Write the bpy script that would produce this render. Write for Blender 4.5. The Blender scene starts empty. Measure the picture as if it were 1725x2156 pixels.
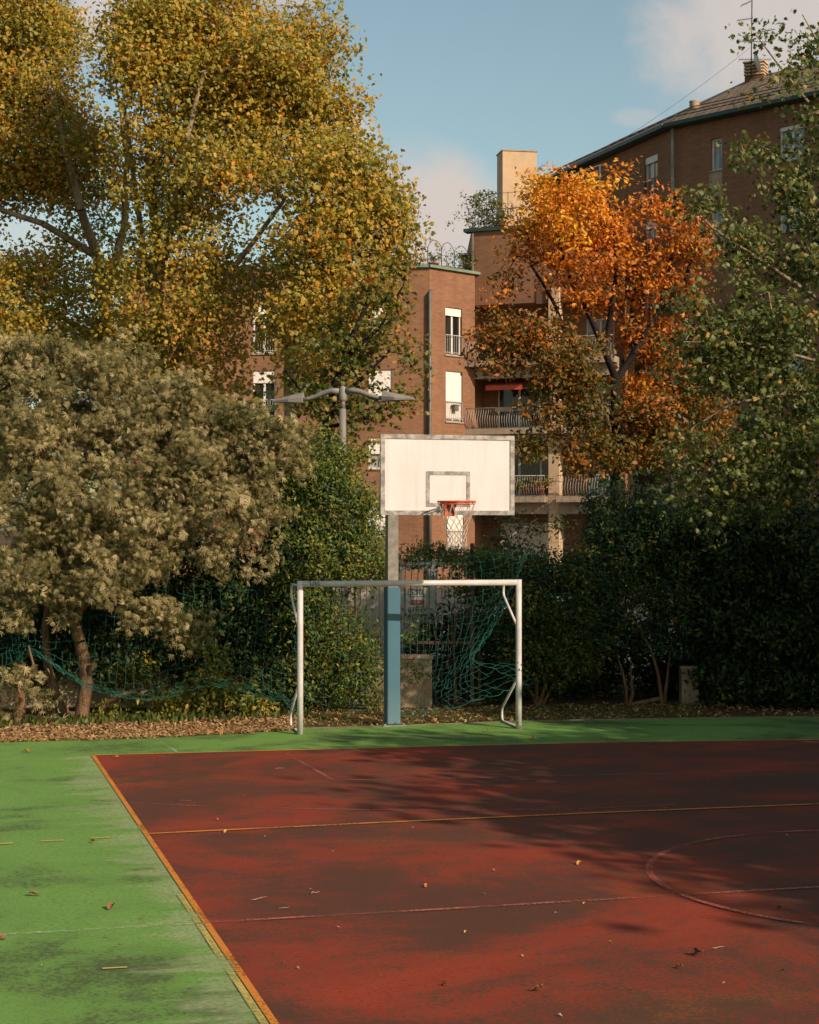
import bpy, math, random
import numpy as np
from mathutils import Vector, Matrix

random.seed(4)
RNG = np.random.default_rng(11)
SC = bpy.context.scene
COL = SC.collection
# ------------------------------------------------------------------ survey of the photograph
# measuring frame: 1725 x 2156 units, focal length 3594 units (50 mm on a 24 mm wide frame), eye 2.78 m up
FOC, CX, HY, EYE = 3594.0, 862.5, 1113.0, 2.78


def at(x, y, Y):
    return Vector(((x - CX) / FOC * Y, Y, EYE - (y - HY) / FOC * Y))


def gr(x, y, z=0.0):
    Y = FOC * (EYE - z) / (y - HY)
    return Vector(((x - CX) / FOC * Y, Y, z))


SUN_DIR = Vector((1.09, -1.0, 0.85)).normalized()      # towards the sun

# ------------------------------------------------------------------ scene bookkeeping


def tag(o, label=None, cat=None, group=None, kind=None):
    if label:
        o['label'] = label
    if cat:
        o['category'] = cat
    if group:
        o['group'] = group
    if kind:
        o['kind'] = kind
    return o


def thing(name, label, cat, loc=(0, 0, 0), group=None, rotz=0.0):
    o = bpy.data.objects.new(name, None)
    o.empty_display_size = 0.2
    COL.objects.link(o)
    o.location = loc
    o.rotation_euler = (0, 0, rotz)
    return tag(o, label, cat, group)


def link_mesh(name, me, mat, parent=None, local=False):
    """link a mesh whose vertices are in world space (or in the parent's space when local)"""
    o = bpy.data.objects.new(name, me)
    if mat is not None:
        me.materials.append(mat)
    COL.objects.link(o)
    if parent is not None:
        o.parent = parent
        if not local:
            root = parent
            off = Matrix.Identity(4)
            while root is not None:
                off = Matrix.LocRotScale(root.location, root.rotation_euler, root.scale) @ off
                root = root.parent
            me.transform(off.inverted())
    return o


class MB:
    def __init__(self):
        self.v, self.f, self.uv, self.sm = [], [], [], []

    def face(self, pts, uv=None, smooth=False):
        n = len(self.v)
        self.v += [tuple(p) for p in pts]
        self.f.append(tuple(range(n, n + len(pts))))
        self.uv.append(uv)
        self.sm.append(smooth)

    def box(self, c, s, fr=None):
        """box centred c (u,v,w) size s in frame fr=(origin, ux, uy, uz)"""
        cu, cv, cw = c
        a, b, d = s[0] / 2, s[1] / 2, s[2] / 2
        P = []
        for dx, dy, dz in ((-1, -1, -1), (1, -1, -1), (1, 1, -1), (-1, 1, -1), (-1, -1, 1), (1, -1, 1), (1, 1, 1), (-1, 1, 1)):
            p = (cu + dx * a, cv + dy * b, cw + dz * d)
            if fr is None:
                P.append(Vector(p))
            else:
                P.append(fr[0] + fr[1] * p[0] + fr[2] * p[1] + fr[3] * p[2])
        flip = fr is not None and fr[1].cross(fr[2]).dot(fr[3]) < 0
        for q in ((0, 3, 2, 1), (4, 5, 6, 7), (0, 1, 5, 4), (1, 2, 6, 5), (2, 3, 7, 6), (3, 0, 4, 7)):
            pts = [P[i] for i in q]
            if flip:
                pts.reverse()
            self.face(pts)

    def tube(self, pts, r, sides=8, caps=True, smooth=True):
        pts = [Vector(p) for p in pts]
        rr = r if isinstance(r, (list, tuple)) else [r] * len(pts)
        rings = []
        prev = None
        for i, p in enumerate(pts):
            if i == 0:
                d = pts[1] - p
            elif i == len(pts) - 1:
                d = p - pts[-2]
            else:
                d = (pts[i + 1] - p).normalized() + (p - pts[i - 1]).normalized()
            d.normalize()
            if prev is None:
                a = d.orthogonal().normalized()
            else:
                a = (prev - d * prev.dot(d))
                a = a.normalized() if a.length > 1e-6 else d.orthogonal().normalized()
            prev = a
            b = d.cross(a)
            n0 = len(self.v)
            for k in range(sides):
                t = 2 * math.pi * k / sides
                self.v.append(tuple(p + (a * math.cos(t) + b * math.sin(t)) * rr[i]))
            rings.append(n0)
        for i in range(len(rings) - 1):
            A, B = rings[i], rings[i + 1]
            for k in range(sides):
                k2 = (k + 1) % sides
                self.f.append((A + k, A + k2, B + k2, B + k))
                self.uv.append(None)
                self.sm.append(smooth)
        if caps:
            self.f.append(tuple(rings[0] + k for k in reversed(range(sides))))
            self.f.append(tuple(rings[-1] + k for k in range(sides)))
            self.uv += [None, None]
            self.sm += [False, False]

    def lathe(self, prof, c=(0, 0, 0), n=20, axis=None):
        c = Vector(c)
        base = len(self.v)
        for r, z in prof:
            for k in range(n):
                t = 2 * math.pi * k / n
                self.v.append(tuple(c + Vector((r * math.cos(t), r * math.sin(t), z))))
        for i in range(len(prof) - 1):
            for k in range(n):
                k2 = (k + 1) % n
                self.f.append((base + i * n + k, base + i * n + k2, base + (i + 1) * n + k2, base + (i + 1) * n + k))
                self.uv.append(None)
                self.sm.append(True)

    def mesh(self, name):
        me = bpy.data.meshes.new(name)
        me.from_pydata(self.v, [], self.f)
        if any(u is not None for u in self.uv):
            lay = me.uv_layers.new(name='UVMap')
            for p, u in zip(me.polygons, self.uv):
                if u is not None:
                    for li, q in zip(p.loop_indices, u):
                        lay.data[li].uv = q
        me.polygons.foreach_set('use_smooth', self.sm)
        me.update()
        return me

    def build(self, name, mat, parent=None, bevel=0.0):
        o = link_mesh(name, self.mesh(name), mat, parent)
        if bevel:
            m = o.modifiers.new('bevel', 'BEVEL')
            m.width = bevel
            m.segments = 2
            m.limit_method = 'ANGLE'
        return o


def np_mesh(name, V, F, tint=None, smooth=False):
    """V (n,3) ; F (m,k) faces of equal size"""
    me = bpy.data.meshes.new(name)
    m, k = F.shape
    me.vertices.add(len(V))
    me.vertices.foreach_set('co', np.ascontiguousarray(V, dtype=np.float32).ravel())
    me.loops.add(m * k)
    me.loops.foreach_set('vertex_index', np.ascontiguousarray(F, dtype=np.int32).ravel())
    me.polygons.add(m)
    me.polygons.foreach_set('loop_start', np.arange(0, m * k, k, dtype=np.int32))
    if smooth:
        me.polygons.foreach_set('use_smooth', np.ones(m, dtype=bool))
    me.update(calc_edges=True)
    if tint is not None:
        a = me.attributes.new('tint', 'FLOAT', 'FACE')
        a.data.foreach_set('value', np.ascontiguousarray(tint, dtype=np.float32))
    return me

# ------------------------------------------------------------------ materials


def new_mat(name):
    m = bpy.data.materials.new(name)
    m.use_nodes = True
    nt = m.node_tree
    nt.nodes.clear()
    out = nt.nodes.new('ShaderNodeOutputMaterial')
    return m, nt, out


def N(nt, kind, **kw):
    n = nt.nodes.new(kind)
    for k, v in kw.items():
        if k in n.inputs:
            n.inputs[k].default_value = v
        else:
            setattr(n, k, v)
    return n


def ramp(nt, fac, stops, interp='LINEAR'):
    r = nt.nodes.new('ShaderNodeValToRGB')
    r.color_ramp.interpolation = interp
    e = r.color_ramp.elements
    while len(e) < len(stops):
        e.new(0.5)
    for i, (p, c) in enumerate(stops):
        e[i].position = p
        if not hasattr(c, '__len__'):
            c = (c, c, c)
        e[i].color = (c[0], c[1], c[2], 1)
    nt.links.new(fac, r.inputs['Fac'])
    return r.outputs['Color']


def mixc(nt, fac, a, b, mode='MIX'):
    n = nt.nodes.new('ShaderNodeMix')
    n.data_type = 'RGBA'
    n.blend_type = mode
    for s, v in ((n.inputs[0], fac), (n.inputs[6], a), (n.inputs[7], b)):
        if isinstance(v, bpy.types.NodeSocket):
            nt.links.new(v, s)
        elif hasattr(v, '__len__'):
            s.default_value = (v[0], v[1], v[2], 1)
        else:
            s.default_value = v
    return n.outputs[2]


def math_(nt, op, a, b=0.0, clamp=False):
    n = nt.nodes.new('ShaderNodeMath')
    n.operation = op
    n.use_clamp = clamp
    for i, v in enumerate((a, b)):
        if isinstance(v, bpy.types.NodeSocket):
            nt.links.new(v, n.inputs[i])
        else:
            n.inputs[i].default_value = v
    return n.outputs[0]


def noise(nt, vec, scale, detail=4, rough=0.55, dist=0.0):
    n = nt.nodes.new('ShaderNodeTexNoise')
    n.inputs['Scale'].default_value = scale
    n.inputs['Detail'].default_value = detail
    n.inputs['Roughness'].default_value = rough
    n.inputs['Distortion'].default_value = dist
    nt.links.new(vec, n.inputs['Vector'])
    return n.outputs['Fac']


def mapping(nt, vec, scale=(1, 1, 1), loc=(0, 0, 0), rot=(0, 0, 0)):
    n = nt.nodes.new('ShaderNodeMapping')
    n.inputs['Scale'].default_value = scale
    n.inputs['Location'].default_value = loc
    n.inputs['Rotation'].default_value = rot
    nt.links.new(vec, n.inputs['Vector'])
    return n.outputs['Vector']


def coords(nt, which='Object'):
    return nt.nodes.new('ShaderNodeTexCoord').outputs[which]


def pbsdf(nt, out, color, rough=0.6, metal=0.0, spec=0.4, bump=None, bstr=0.3, bdist=0.01):
    p = nt.nodes.new('ShaderNodeBsdfPrincipled')
    for s, v in ((p.inputs['Base Color'], color), (p.inputs['Roughness'], rough), (p.inputs['Metallic'], metal)):
        if isinstance(v, bpy.types.NodeSocket):
            nt.links.new(v, s)
        elif hasattr(v, '__len__'):
            s.default_value = (v[0], v[1], v[2], 1)
        else:
            s.default_value = v
    p.inputs['Specular IOR Level'].default_value = spec
    if bump is not None:
        b = nt.nodes.new('ShaderNodeBump')
        b.inputs['Strength'].default_value = bstr
        b.inputs['Distance'].default_value = bdist
        nt.links.new(bump, b.inputs['Height'])
        nt.links.new(b.outputs['Normal'], p.inputs['Normal'])
    if out is not None:
        nt.links.new(p.outputs[0], out.inputs['Surface'])
    return p


def simple(name, col, col2=None, scale=6.0, rough=0.6, metal=0.0, spec=0.4, bump=0.0, stretch=(1, 1, 1), lo=0.35, hi=0.65, fine=0.0):
    m, nt, out = new_mat(name)
    v = mapping(nt, coords(nt), scale=stretch)
    n1 = noise(nt, v, scale, 5)
    c = ramp(nt, n1, [(lo, col), (hi, col2 or col)])
    if fine:
        n2 = noise(nt, v, scale * 14, 2)
        c = mixc(nt, fine, c, ramp(nt, n2, [(0.3, 0.25), (0.7, 1.0)]), 'MULTIPLY')
    pbsdf(nt, out, c, rough, metal, spec, n1 if bump else None, bump, 0.02)
    return m


def leaf_mat(name, stops, trans=0.3, rough=0.5, spec=0.35):
    m, nt, out = new_mat(name)
    a = nt.nodes.new('ShaderNodeAttribute')
    a.attribute_name = 'tint'
    c = ramp(nt, a.outputs['Fac'], stops)
    p = pbsdf(nt, None, c, rough, 0, spec)
    t = nt.nodes.new('ShaderNodeBsdfTranslucent')
    nt.links.new(mixc(nt, 1.0, c, (1.25, 1.2, 0.7), 'MULTIPLY'), t.inputs['Color'])
    mx = nt.nodes.new('ShaderNodeMixShader')
    mx.inputs[0].default_value = trans
    nt.links.new(p.outputs[0], mx.inputs[1])
    nt.links.new(t.outputs[0], mx.inputs[2])
    nt.links.new(mx.outputs[0], out.inputs['Surface'])
    return m


def bark_mat(name, a, b, scale=5.0):
    m, nt, out = new_mat(name)
    v = mapping(nt, coords(nt), scale=(1, 1, 0.3))
    n1 = noise(nt, v, scale, 6, 0.65)
    n2 = noise(nt, v, scale * 6, 3)
    c = ramp(nt, n1, [(0.36, a), (0.62, b)])
    c = mixc(nt, 0.6, c, ramp(nt, n2, [(0.3, 0.35), (0.62, 1.0)]), 'MULTIPLY')
    pbsdf(nt, out, c, 0.85, 0, 0.2, n2, 0.8, 0.02)
    return m


M = {}
M['plane_leaf'] = leaf_mat('plane_leaf', [(0.0, (0.07, 0.10, 0.015)), (0.3, (0.225, 0.215, 0.03)), (0.55, (0.40, 0.29, 0.038)), (0.8, (0.54, 0.31, 0.036)), (1.0, (0.6, 0.18, 0.018))], 0.45)
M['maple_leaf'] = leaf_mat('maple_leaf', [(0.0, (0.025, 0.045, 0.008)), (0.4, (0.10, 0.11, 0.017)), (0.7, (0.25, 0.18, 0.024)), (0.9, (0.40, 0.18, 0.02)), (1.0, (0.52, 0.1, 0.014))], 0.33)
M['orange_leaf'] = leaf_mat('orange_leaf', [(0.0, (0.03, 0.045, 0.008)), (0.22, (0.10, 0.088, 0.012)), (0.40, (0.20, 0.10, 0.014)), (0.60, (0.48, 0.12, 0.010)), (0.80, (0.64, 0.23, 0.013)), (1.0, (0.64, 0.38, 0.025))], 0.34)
M['green_leaf'] = leaf_mat('green_leaf', [(0.0, (0.026, 0.045, 0.009)), (0.45, (0.085, 0.11, 0.02)), (0.75, (0.15, 0.16, 0.034)), (0.95, (0.23, 0.235, 0.09)), (1.0, (0.38, 0.19, 0.03))], 0.32)
M['sage_leaf'] = leaf_mat('sage_leaf', [(0.0, (0.06, 0.07, 0.022)), (0.35, (0.19, 0.165, 0.06)), (0.7, (0.36, 0.295, 0.135)), (1.0, (0.54, 0.45, 0.255))], 0.40, 0.6, 0.25)
M['laurel_leaf'] = leaf_mat('laurel_leaf', [(0.0, (0.016, 0.04, 0.008)), (0.45, (0.07, 0.11, 0.018)), (0.8, (0.19, 0.19, 0.026)), (1.0, (0.36, 0.26, 0.035))], 0.28, 0.48, 0.3)
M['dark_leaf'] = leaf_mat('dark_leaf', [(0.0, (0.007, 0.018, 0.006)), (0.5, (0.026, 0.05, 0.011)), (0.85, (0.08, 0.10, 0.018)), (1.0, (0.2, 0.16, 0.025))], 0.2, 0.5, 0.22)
M['litter'] = leaf_mat('litter', [(0.0, (0.12, 0.06, 0.025)), (0.4, (0.26, 0.15, 0.06)), (0.75, (0.42, 0.28, 0.14)), (1.0, (0.42, 0.16, 0.03))], 0.1, 0.8, 0.2)
M['weed'] = leaf_mat('weed', [(0.0, (0.02, 0.05, 0.008)), (0.5, (0.07, 0.10, 0.014)), (1.0, (0.17, 0.15, 0.02))], 0.3)
M['plane_bark'] = bark_mat('plane_bark', (0.15, 0.105, 0.06), (0.32, 0.25, 0.16), 3.0)
M['dark_shaded_bark'] = bark_mat('dark_shaded_bark', (0.008, 0.006, 0.0045), (0.024, 0.017, 0.012), 4.0)  # dark bark, lowered further so its colour holds the crown's shade
M['brown_bark'] = bark_mat('brown_bark', (0.09, 0.05, 0.025), (0.2, 0.12, 0.06), 9.0)
M['twig_bark'] = bark_mat('twig_bark', (0.16, 0.115, 0.075), (0.34, 0.26, 0.17), 9.0)


def brick_mat(name, a, b, mortar, sat=1.0):
    m, nt, out = new_mat(name)
    uv = coords(nt, 'UV')
    br = nt.nodes.new('ShaderNodeTexBrick')
    br.inputs['Scale'].default_value = 1.0
    br.inputs['Brick Width'].default_value = 0.27
    br.inputs['Row Height'].default_value = 0.085
    br.inputs['Mortar Size'].default_value = 0.008
    br.inputs['Color1'].default_value = (*a, 1)
    br.inputs['Color2'].default_value = (*b, 1)
    br.inputs['Mortar'].default_value = (*mortar, 1)
    nt.links.new(uv, br.inputs['Vector'])
    n1 = noise(nt, uv, 0.35, 5)
    n2 = noise(nt, mapping(nt, uv, scale=(0.6, 6, 1)), 1.0, 4)
    c = mixc(nt, 0.5, br.outputs['Color'], ramp(nt, n1, [(0.3, 0.62), (0.7, 1.0)]), 'MULTIPLY')
    c = mixc(nt, 0.15, c, ramp(nt, n2, [(0.35, 0.6), (0.6, 1.0)]), 'MULTIPLY')
    n3 = noise(nt, mapping(nt, uv, scale=(1.6, 0.12, 1)), 1.0, 5, 0.65)     # rain stains
    c = mixc(nt, 0.35, c, ramp(nt, n3, [(0.3, 0.55), (0.55, 1.0)]), 'MULTIPLY')
    pbsdf(nt, out, c, 0.85, 0, 0.2, br.outputs['Fac'], -0.3, 0.01)
    return m


M['brick'] = brick_mat('brick', (0.28, 0.135, 0.07), (0.215, 0.10, 0.055), (0.24, 0.14, 0.085))
M['brick_dark'] = brick_mat('brick_dark', (0.19, 0.075, 0.045), (0.145, 0.058, 0.036), (0.15, 0.075, 0.05))
M['cream'] = simple('cream_render', (0.52, 0.36, 0.22), (0.44, 0.30, 0.18), 1.5, 0.9)
M['concrete'] = simple('concrete', (0.36, 0.26, 0.18), (0.26, 0.19, 0.13), 3, 0.9, bump=0.1)
M['copper_green'] = simple('green_copper_trim', (0.10, 0.17, 0.12), (0.16, 0.22, 0.15), 3, 0.6)
M['dark_green_trim'] = simple('dark_green_gutter', (0.015, 0.045, 0.035), (0.03, 0.06, 0.045), 3, 0.5)
M['pale_pipe'] = simple('pale_metal_pipe', (0.26, 0.28, 0.22), (0.16, 0.16, 0.12), 2, 0.5)
M['grey_pipe'] = simple('grey_metal_pipe', (0.13, 0.12, 0.095), (0.09, 0.08, 0.065), 2, 0.5)
M['shutter'] = simple('white_shutter', (0.72, 0.66, 0.6), (0.64, 0.58, 0.52), 3, 0.6)
M['frame_white'] = simple('white_frame', (0.66, 0.62, 0.57), (0.6, 0.55, 0.5), 3, 0.5)
M['iron'] = simple('dark_iron', (0.03, 0.025, 0.022), (0.05, 0.04, 0.035), 5, 0.55)
M['iron_pale'] = simple('pale_iron', (0.4, 0.37, 0.32), (0.3, 0.27, 0.23), 5, 0.55)
M['terracotta'] = simple('terracotta', (0.38, 0.10, 0.045), (0.28, 0.075, 0.035), 5, 0.8)
M['red_awning'] = simple('red_awning', (0.42, 0.07, 0.03), (0.36, 0.06, 0.028), 5, 0.8)


def glass_mat(name, a, b):
    m, nt, out = new_mat(name)
    n1 = noise(nt, mapping(nt, coords(nt), scale=(2, 2, 0.2)), 3.0, 3)
    pbsdf(nt, out, ramp(nt, n1, [(0.4, a), (0.65, b)]), 0.06, 0, 0.6)
    return m


M['glass_dark'] = glass_mat('window_glass', (0.012, 0.011, 0.01), (0.03, 0.026, 0.022))
M['glass_curtain'] = glass_mat('curtained_glass', (0.16, 0.17, 0.16), (0.36, 0.36, 0.33))


def roof_mat():
    m, nt, out = new_mat('roof_tiles')
    uv = coords(nt, 'UV')
    br = nt.nodes.new('ShaderNodeTexBrick')
    br.inputs['Scale'].default_value = 1.0
    br.inputs['Brick Width'].default_value = 0.45
    br.inputs['Row Height'].default_value = 0.42
    br.inputs['Mortar Size'].default_value = 0.035
    br.inputs['Color1'].default_value = (0.25, 0.18, 0.125, 1)
    br.inputs['Color2'].default_value = (0.19, 0.135, 0.095, 1)
    br.inputs['Mortar'].default_value = (0.07, 0.05, 0.035, 1)
    nt.links.new(uv, br.inputs['Vector'])
    n1 = noise(nt, uv, 0.5, 5)
    c = mixc(nt, 0.4, br.outputs['Color'], ramp(nt, n1, [(0.3, 0.5), (0.7, 1.0)]), 'MULTIPLY')
    pbsdf(nt, out, c, 0.85, 0, 0.2, br.outputs['Fac'], -0.5, 0.03)
    return m


M['roof'] = roof_mat()

# ---- sport surface materials (object space = court space: x along the back edge, y towards the camera edge)


def court_mat(name, base, base2, dark, pale=None, dark_amt=0.6, seed=0.0, moss=None, cover=(0.5, 0.64), gr_amt=0.6):
    m, nt, out = new_mat(name)
    v = coords(nt)
    big = noise(nt, mapping(nt, v, loc=(seed, 3.1, 0), scale=(0.8, 1.0, 1)), 0.6, 6, 0.62, 0.5)
    mid = noise(nt, mapping(nt, v, loc=(7.7, seed, 0)), 2.6, 6, 0.68)
    g0 = noise(nt, v, 27.0, 3, 0.7)
    g1 = noise(nt, v, 110.0, 2, 0.7)
    grain = math_(nt, 'ADD', math_(nt, 'MULTIPLY', g0, 0.7), math_(nt, 'MULTIPLY', g1, 0.3))
    c = mixc(nt, ramp(nt, mid, [(0.35, 0.0), (0.68, 1.0)]), base, base2)
    if moss:
        ms = noise(nt, mapping(nt, v, loc=(1.3, 9.0 + seed, 0), scale=(0.7, 1.2, 1)), 0.5, 3)
        c = mixc(nt, ramp(nt, ms, [(0.6, 0.0), (0.74, 0.75)]), c, moss)
    # soiled patches break up into grains
    patch = math_(nt, 'ADD', math_(nt, 'MULTIPLY', big, 0.68), math_(nt, 'MULTIPLY', mid, 0.32))
    pm = ramp(nt, patch, [(cover[0], 0.0), (cover[1], 1.0)])
    sp = math_(nt, 'ADD', math_(nt, 'MULTIPLY', pm, 0.72), math_(nt, 'MULTIPLY', math_(nt, 'SUBTRACT', grain, 0.5), 3.2))
    spm = ramp(nt, sp, [(0.24, 0.0), (0.60, 1.0)])
    c = mixc(nt, math_(nt, 'MULTIPLY', spm, dark_amt), c, dark)
    if pale is not None:
        sx = nt.nodes.new('ShaderNodeSeparateXYZ')
        nt.links.new(v, sx.inputs[0])
        wob = math_(nt, 'MULTIPLY', math_(nt, 'SUBTRACT', noise(nt, mapping(nt, v, scale=(0.6, 1.6, 1)), 1.7, 5, 0.7), 0.40), 2.6)
        near = math_(nt, 'ADD', sx.outputs['X'], wob)          # x = 0 at the red edge, negative to the left
        pmk = ramp(nt, math_(nt, 'ADD', math_(nt, 'MULTIPLY', near, 0.5), 0.5), [(0.44, 0.0), (0.6, 0.75)])
        onl = math_(nt, 'MULTIPLY', math_(nt, 'LESS_THAN', sx.outputs['Y'], 0.0), math_(nt, 'LESS_THAN', sx.outputs['X'], 0.1))
        pg = ramp(nt, grain, [(0.36, 0.35), (0.55, 1.0)])
        c = mixc(nt, math_(nt, 'MULTIPLY', math_(nt, 'MULTIPLY', pmk, onl), pg), c, pale)
    c = mixc(nt, gr_amt, c, ramp(nt, grain, [(0.38, 0.45), (0.60, 1.25)]), 'MULTIPLY')
    pbsdf(nt, out, c, 0.85, 0, 0.2, grain, 0.5, 0.006)
    return m


M['court_green'] = court_mat('court_green', (0.12, 0.24, 0.046), (0.15, 0.27, 0.056), (0.05, 0.058, 0.026), (0.27, 0.30, 0.15), 0.85, 2.0, None, (0.45, 0.62))
M['court_red'] = court_mat('court_red', (0.215, 0.030, 0.011), (0.275, 0.042, 0.016), (0.062, 0.032, 0.018), None, 0.92, 5.0, (0.2, 0.075, 0.015), (0.36, 0.58), 0.6)


def line_mat(name, col, wear, col2=None):
    m, nt, out = new_mat(name)
    v = coords(nt)
    g = noise(nt, v, 30.0, 6, 0.85)
    b = noise(nt, v, 1.4, 4, 0.6)
    k = math_(nt, 'ADD', math_(nt, 'MULTIPLY', g, 0.7), math_(nt, 'MULTIPLY', b, 0.5))
    a = ramp(nt, k, [(wear, 0.0), (wear + 0.12, 1.0)])
    p = pbsdf(nt, None, mixc(nt, b, col, col2 or col), 0.8, 0, 0.25)
    t = nt.nodes.new('ShaderNodeBsdfTransparent')
    mx = nt.nodes.new('ShaderNodeMixShader')
    nt.links.new(a, mx.inputs[0])
    nt.links.new(t.outputs[0], mx.inputs[1])
    nt.links.new(p.outputs[0], mx.inputs[2])
    nt.links.new(mx.outputs[0], out.inputs['Surface'])
    return m


M['line_orange'] = line_mat('line_orange', (0.56, 0.21, 0.025), 0.48, (0.46, 0.15, 0.02))
M['line_yellow'] = line_mat('line_yellow', (0.5, 0.36, 0.08), 0.535, (0.42, 0.33, 0.1))
M['line_dash'] = line_mat('line_dash', (0.5, 0.36, 0.08), 0.49, (0.42, 0.33, 0.1))
M['line_pink'] = line_mat('line_pink', (0.42, 0.12, 0.08), 0.55, (0.36, 0.1, 0.07))
M['line_faint'] = line_mat('line_faint', (0.30, 0.085, 0.075), 0.54, (0.26, 0.08, 0.07))
M['line_white'] = line_mat('line_white', (0.42, 0.46, 0.3), 0.57, (0.34, 0.4, 0.25))


def soil_mat():
    m, nt, out = new_mat('soil')
    v = coords(nt)
    a = noise(nt, v, 0.8, 5)
    b = noise(nt, v, 25.0, 4, 0.7)
    c = ramp(nt, b, [(0.3, (0.04, 0.025, 0.013)), (0.55, (0.10, 0.06, 0.028)), (0.75, (0.17, 0.105, 0.05))])
    c = mixc(nt, ramp(nt, a, [(0.5, 0.0), (0.68, 0.6)]), c, (0.06, 0.065, 0.018))
    pbsdf(nt, out, c, 0.95, 0, 0.1, b, 0.8, 0.03)
    return m


M['soil'] = soil_mat()
M['edging'] = simple('court_edging', (0.17, 0.13, 0.085), (0.10, 0.08, 0.05), 3, 0.9)
M['asphalt'] = simple('asphalt', (0.05, 0.048, 0.045), (0.07, 0.066, 0.06), 0.7, 0.9, fine=0.4)

# ------------------------------------------------------------------ camera, sun, sky
cam = bpy.data.cameras.new('camera')
cam.sensor_fit = 'HORIZONTAL'
cam.sensor_width = 24.0
cam.lens = FOC / 1725.0 * 24.0
cam.shift_y = (HY - 1078.0) / 1725.0
cam.clip_end = 5000
co = bpy.data.objects.new('camera', cam)
COL.objects.link(co)
co.location = (0, 0, EYE)
co.rotation_euler = (math.radians(90), 0, 0)
SC.camera = co

sl = bpy.data.lights.new('sun', 'SUN')
sl.energy = 4.3
sl.angle = math.radians(0.55)
sl.color = (1.0, 0.82, 0.66)
so = bpy.data.objects.new('sun', sl)
COL.objects.link(so)
so.rotation_euler = SUN_DIR.to_track_quat('Z', 'Y').to_euler()
so.location = (20, -20, 30)

SC.view_settings.view_transform = 'Standard'
SC.view_settings.look = 'None'
SC.view_settings.exposure = 0.38
SC.view_settings.gamma = 1.0

w = bpy.data.worlds.new('World')
SC.world = w
w.use_nodes = True
nt = w.node_tree
nt.nodes.clear()
wo = nt.nodes.new('ShaderNodeOutputWorld')
bg = nt.nodes.new('ShaderNodeBackground')
sky = nt.nodes.new('ShaderNodeTexSky')
sky.sky_type = 'NISHITA'
sky.sun_disc = False
elev = math.asin(SUN_DIR.z)
sky.sun_elevation = elev
sky.sun_rotation = math.atan2(SUN_DIR.x, SUN_DIR.y)
sky.altitude = 120
sky.air_density = 1.0
sky.dust_density = 1.6
sky.ozone_density = 1.0
dirv = coords(nt, 'Generated')
sx = nt.nodes.new('ShaderNodeSeparateXYZ')
nt.links.new(dirv, sx.inputs[0])
ysafe = math_(nt, 'MAXIMUM', sx.outputs['Y'], 0.05)
cu = math_(nt, 'DIVIDE', sx.outputs['X'], ysafe)
cv = math_(nt, 'DIVIDE', sx.outputs['Z'], ysafe)
cxyz = nt.nodes.new('ShaderNodeCombineXYZ')
nt.links.new(cu, cxyz.inputs[0])
nt.links.new(cv, cxyz.inputs[1])
cn = noise(nt, cxyz.outputs[0], 9.0, 7, 0.58, 0.3)
cn2 = noise(nt, cxyz.outputs[0], 26.0, 5, 0.6)
wob = math_(nt, 'ADD', math_(nt, 'MULTIPLY', math_(nt, 'SUBTRACT', cn, 0.5), 2.1), math_(nt, 'MULTIPLY', math_(nt, 'SUBTRACT', cn2, 0.5), 0.6))
cloud = None
# cloud banks: centre and half size as tangents of direction, then strength
for px, py, rx, ry, st in ((930, 450, 215, 170, 1.0), (715, 290, 90, 85, 0.95), (1620, 60, 280, 210, 0.9), (1640, 330, 330, 90, 0.35), (190, 40, 90, 110, 0.9), (600, -10, 110, 40, 0.6),
                           (1340, 248, 60, 22, 0.3), (60, 520, 120, 80, 0.4), (1050, 560, 260, 60, 0.5)):
    du = math_(nt, 'DIVIDE', math_(nt, 'SUBTRACT', cu, (px - CX) / FOC), rx / FOC)
    dv = math_(nt, 'DIVIDE', math_(nt, 'SUBTRACT', cv, (HY - py) / FOC), ry / FOC)
    d2 = math_(nt, 'SQRT', math_(nt, 'ADD', math_(nt, 'MULTIPLY', du, du), math_(nt, 'MULTIPLY', dv, dv)))
    e = math_(nt, 'ADD', math_(nt, 'SUBTRACT', 1.05, d2), wob)
    mk = nt.nodes.new('ShaderNodeMapRange')
    mk.interpolation_type = 'SMOOTHSTEP'
    mk.inputs['From Min'].default_value = -0.05
    mk.inputs['From Max'].default_value = 0.75
    mk.inputs['To Max'].default_value = st
    nt.links.new(e, mk.inputs['Value'])
    cloud = mk.outputs[0] if cloud is None else math_(nt, 'MAXIMUM', cloud, mk.outputs[0])
cloud = math_(nt, 'MULTIPLY', cloud, math_(nt, 'GREATER_THAN', sx.outputs['Y'], 0.05))
skyc = mixc(nt, 1.0, sky.outputs[0], (0.98, 0.96, 0.77), 'MULTIPLY')
skyc = mixc(nt, cloud, skyc, (4.3, 3.8, 3.5))
nt.links.new(skyc, bg.inputs['Color'])
bg.inputs['Strength'].default_value = 0.12
nt.links.new(bg.outputs[0], wo.inputs['Surface'])

# ------------------------------------------------------------------ ground, courts, lines
mb = MB()
mb.face([(-900, -300, 0), (900, -300, 0), (900, 2500, 0), (-900, 2500, 0)])
tag(mb.build('ground', M['soil']), kind='structure')
mb = MB()
mb.face([(-120, 29.5, 0.006), (120, 29.5, 0.006), (120, 79, 0.006), (-120, 79, 0.006)])
tag(mb.build('road', M['asphalt']), kind='structure')

CORNER = gr(196, 1593)
EDGE_END = gr(575, 2156)
vdir = (EDGE_END - CORNER).normalized()           # towards the camera along the left edge
ang = math.atan2(-vdir.x, vdir.y) + math.pi        # rotate so local -y runs along vdir
CROT = math.atan2(vdir.x, -vdir.y)                 # court rotation about z
udir = Vector((math.cos(CROT), math.sin(CROT), 0))


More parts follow.
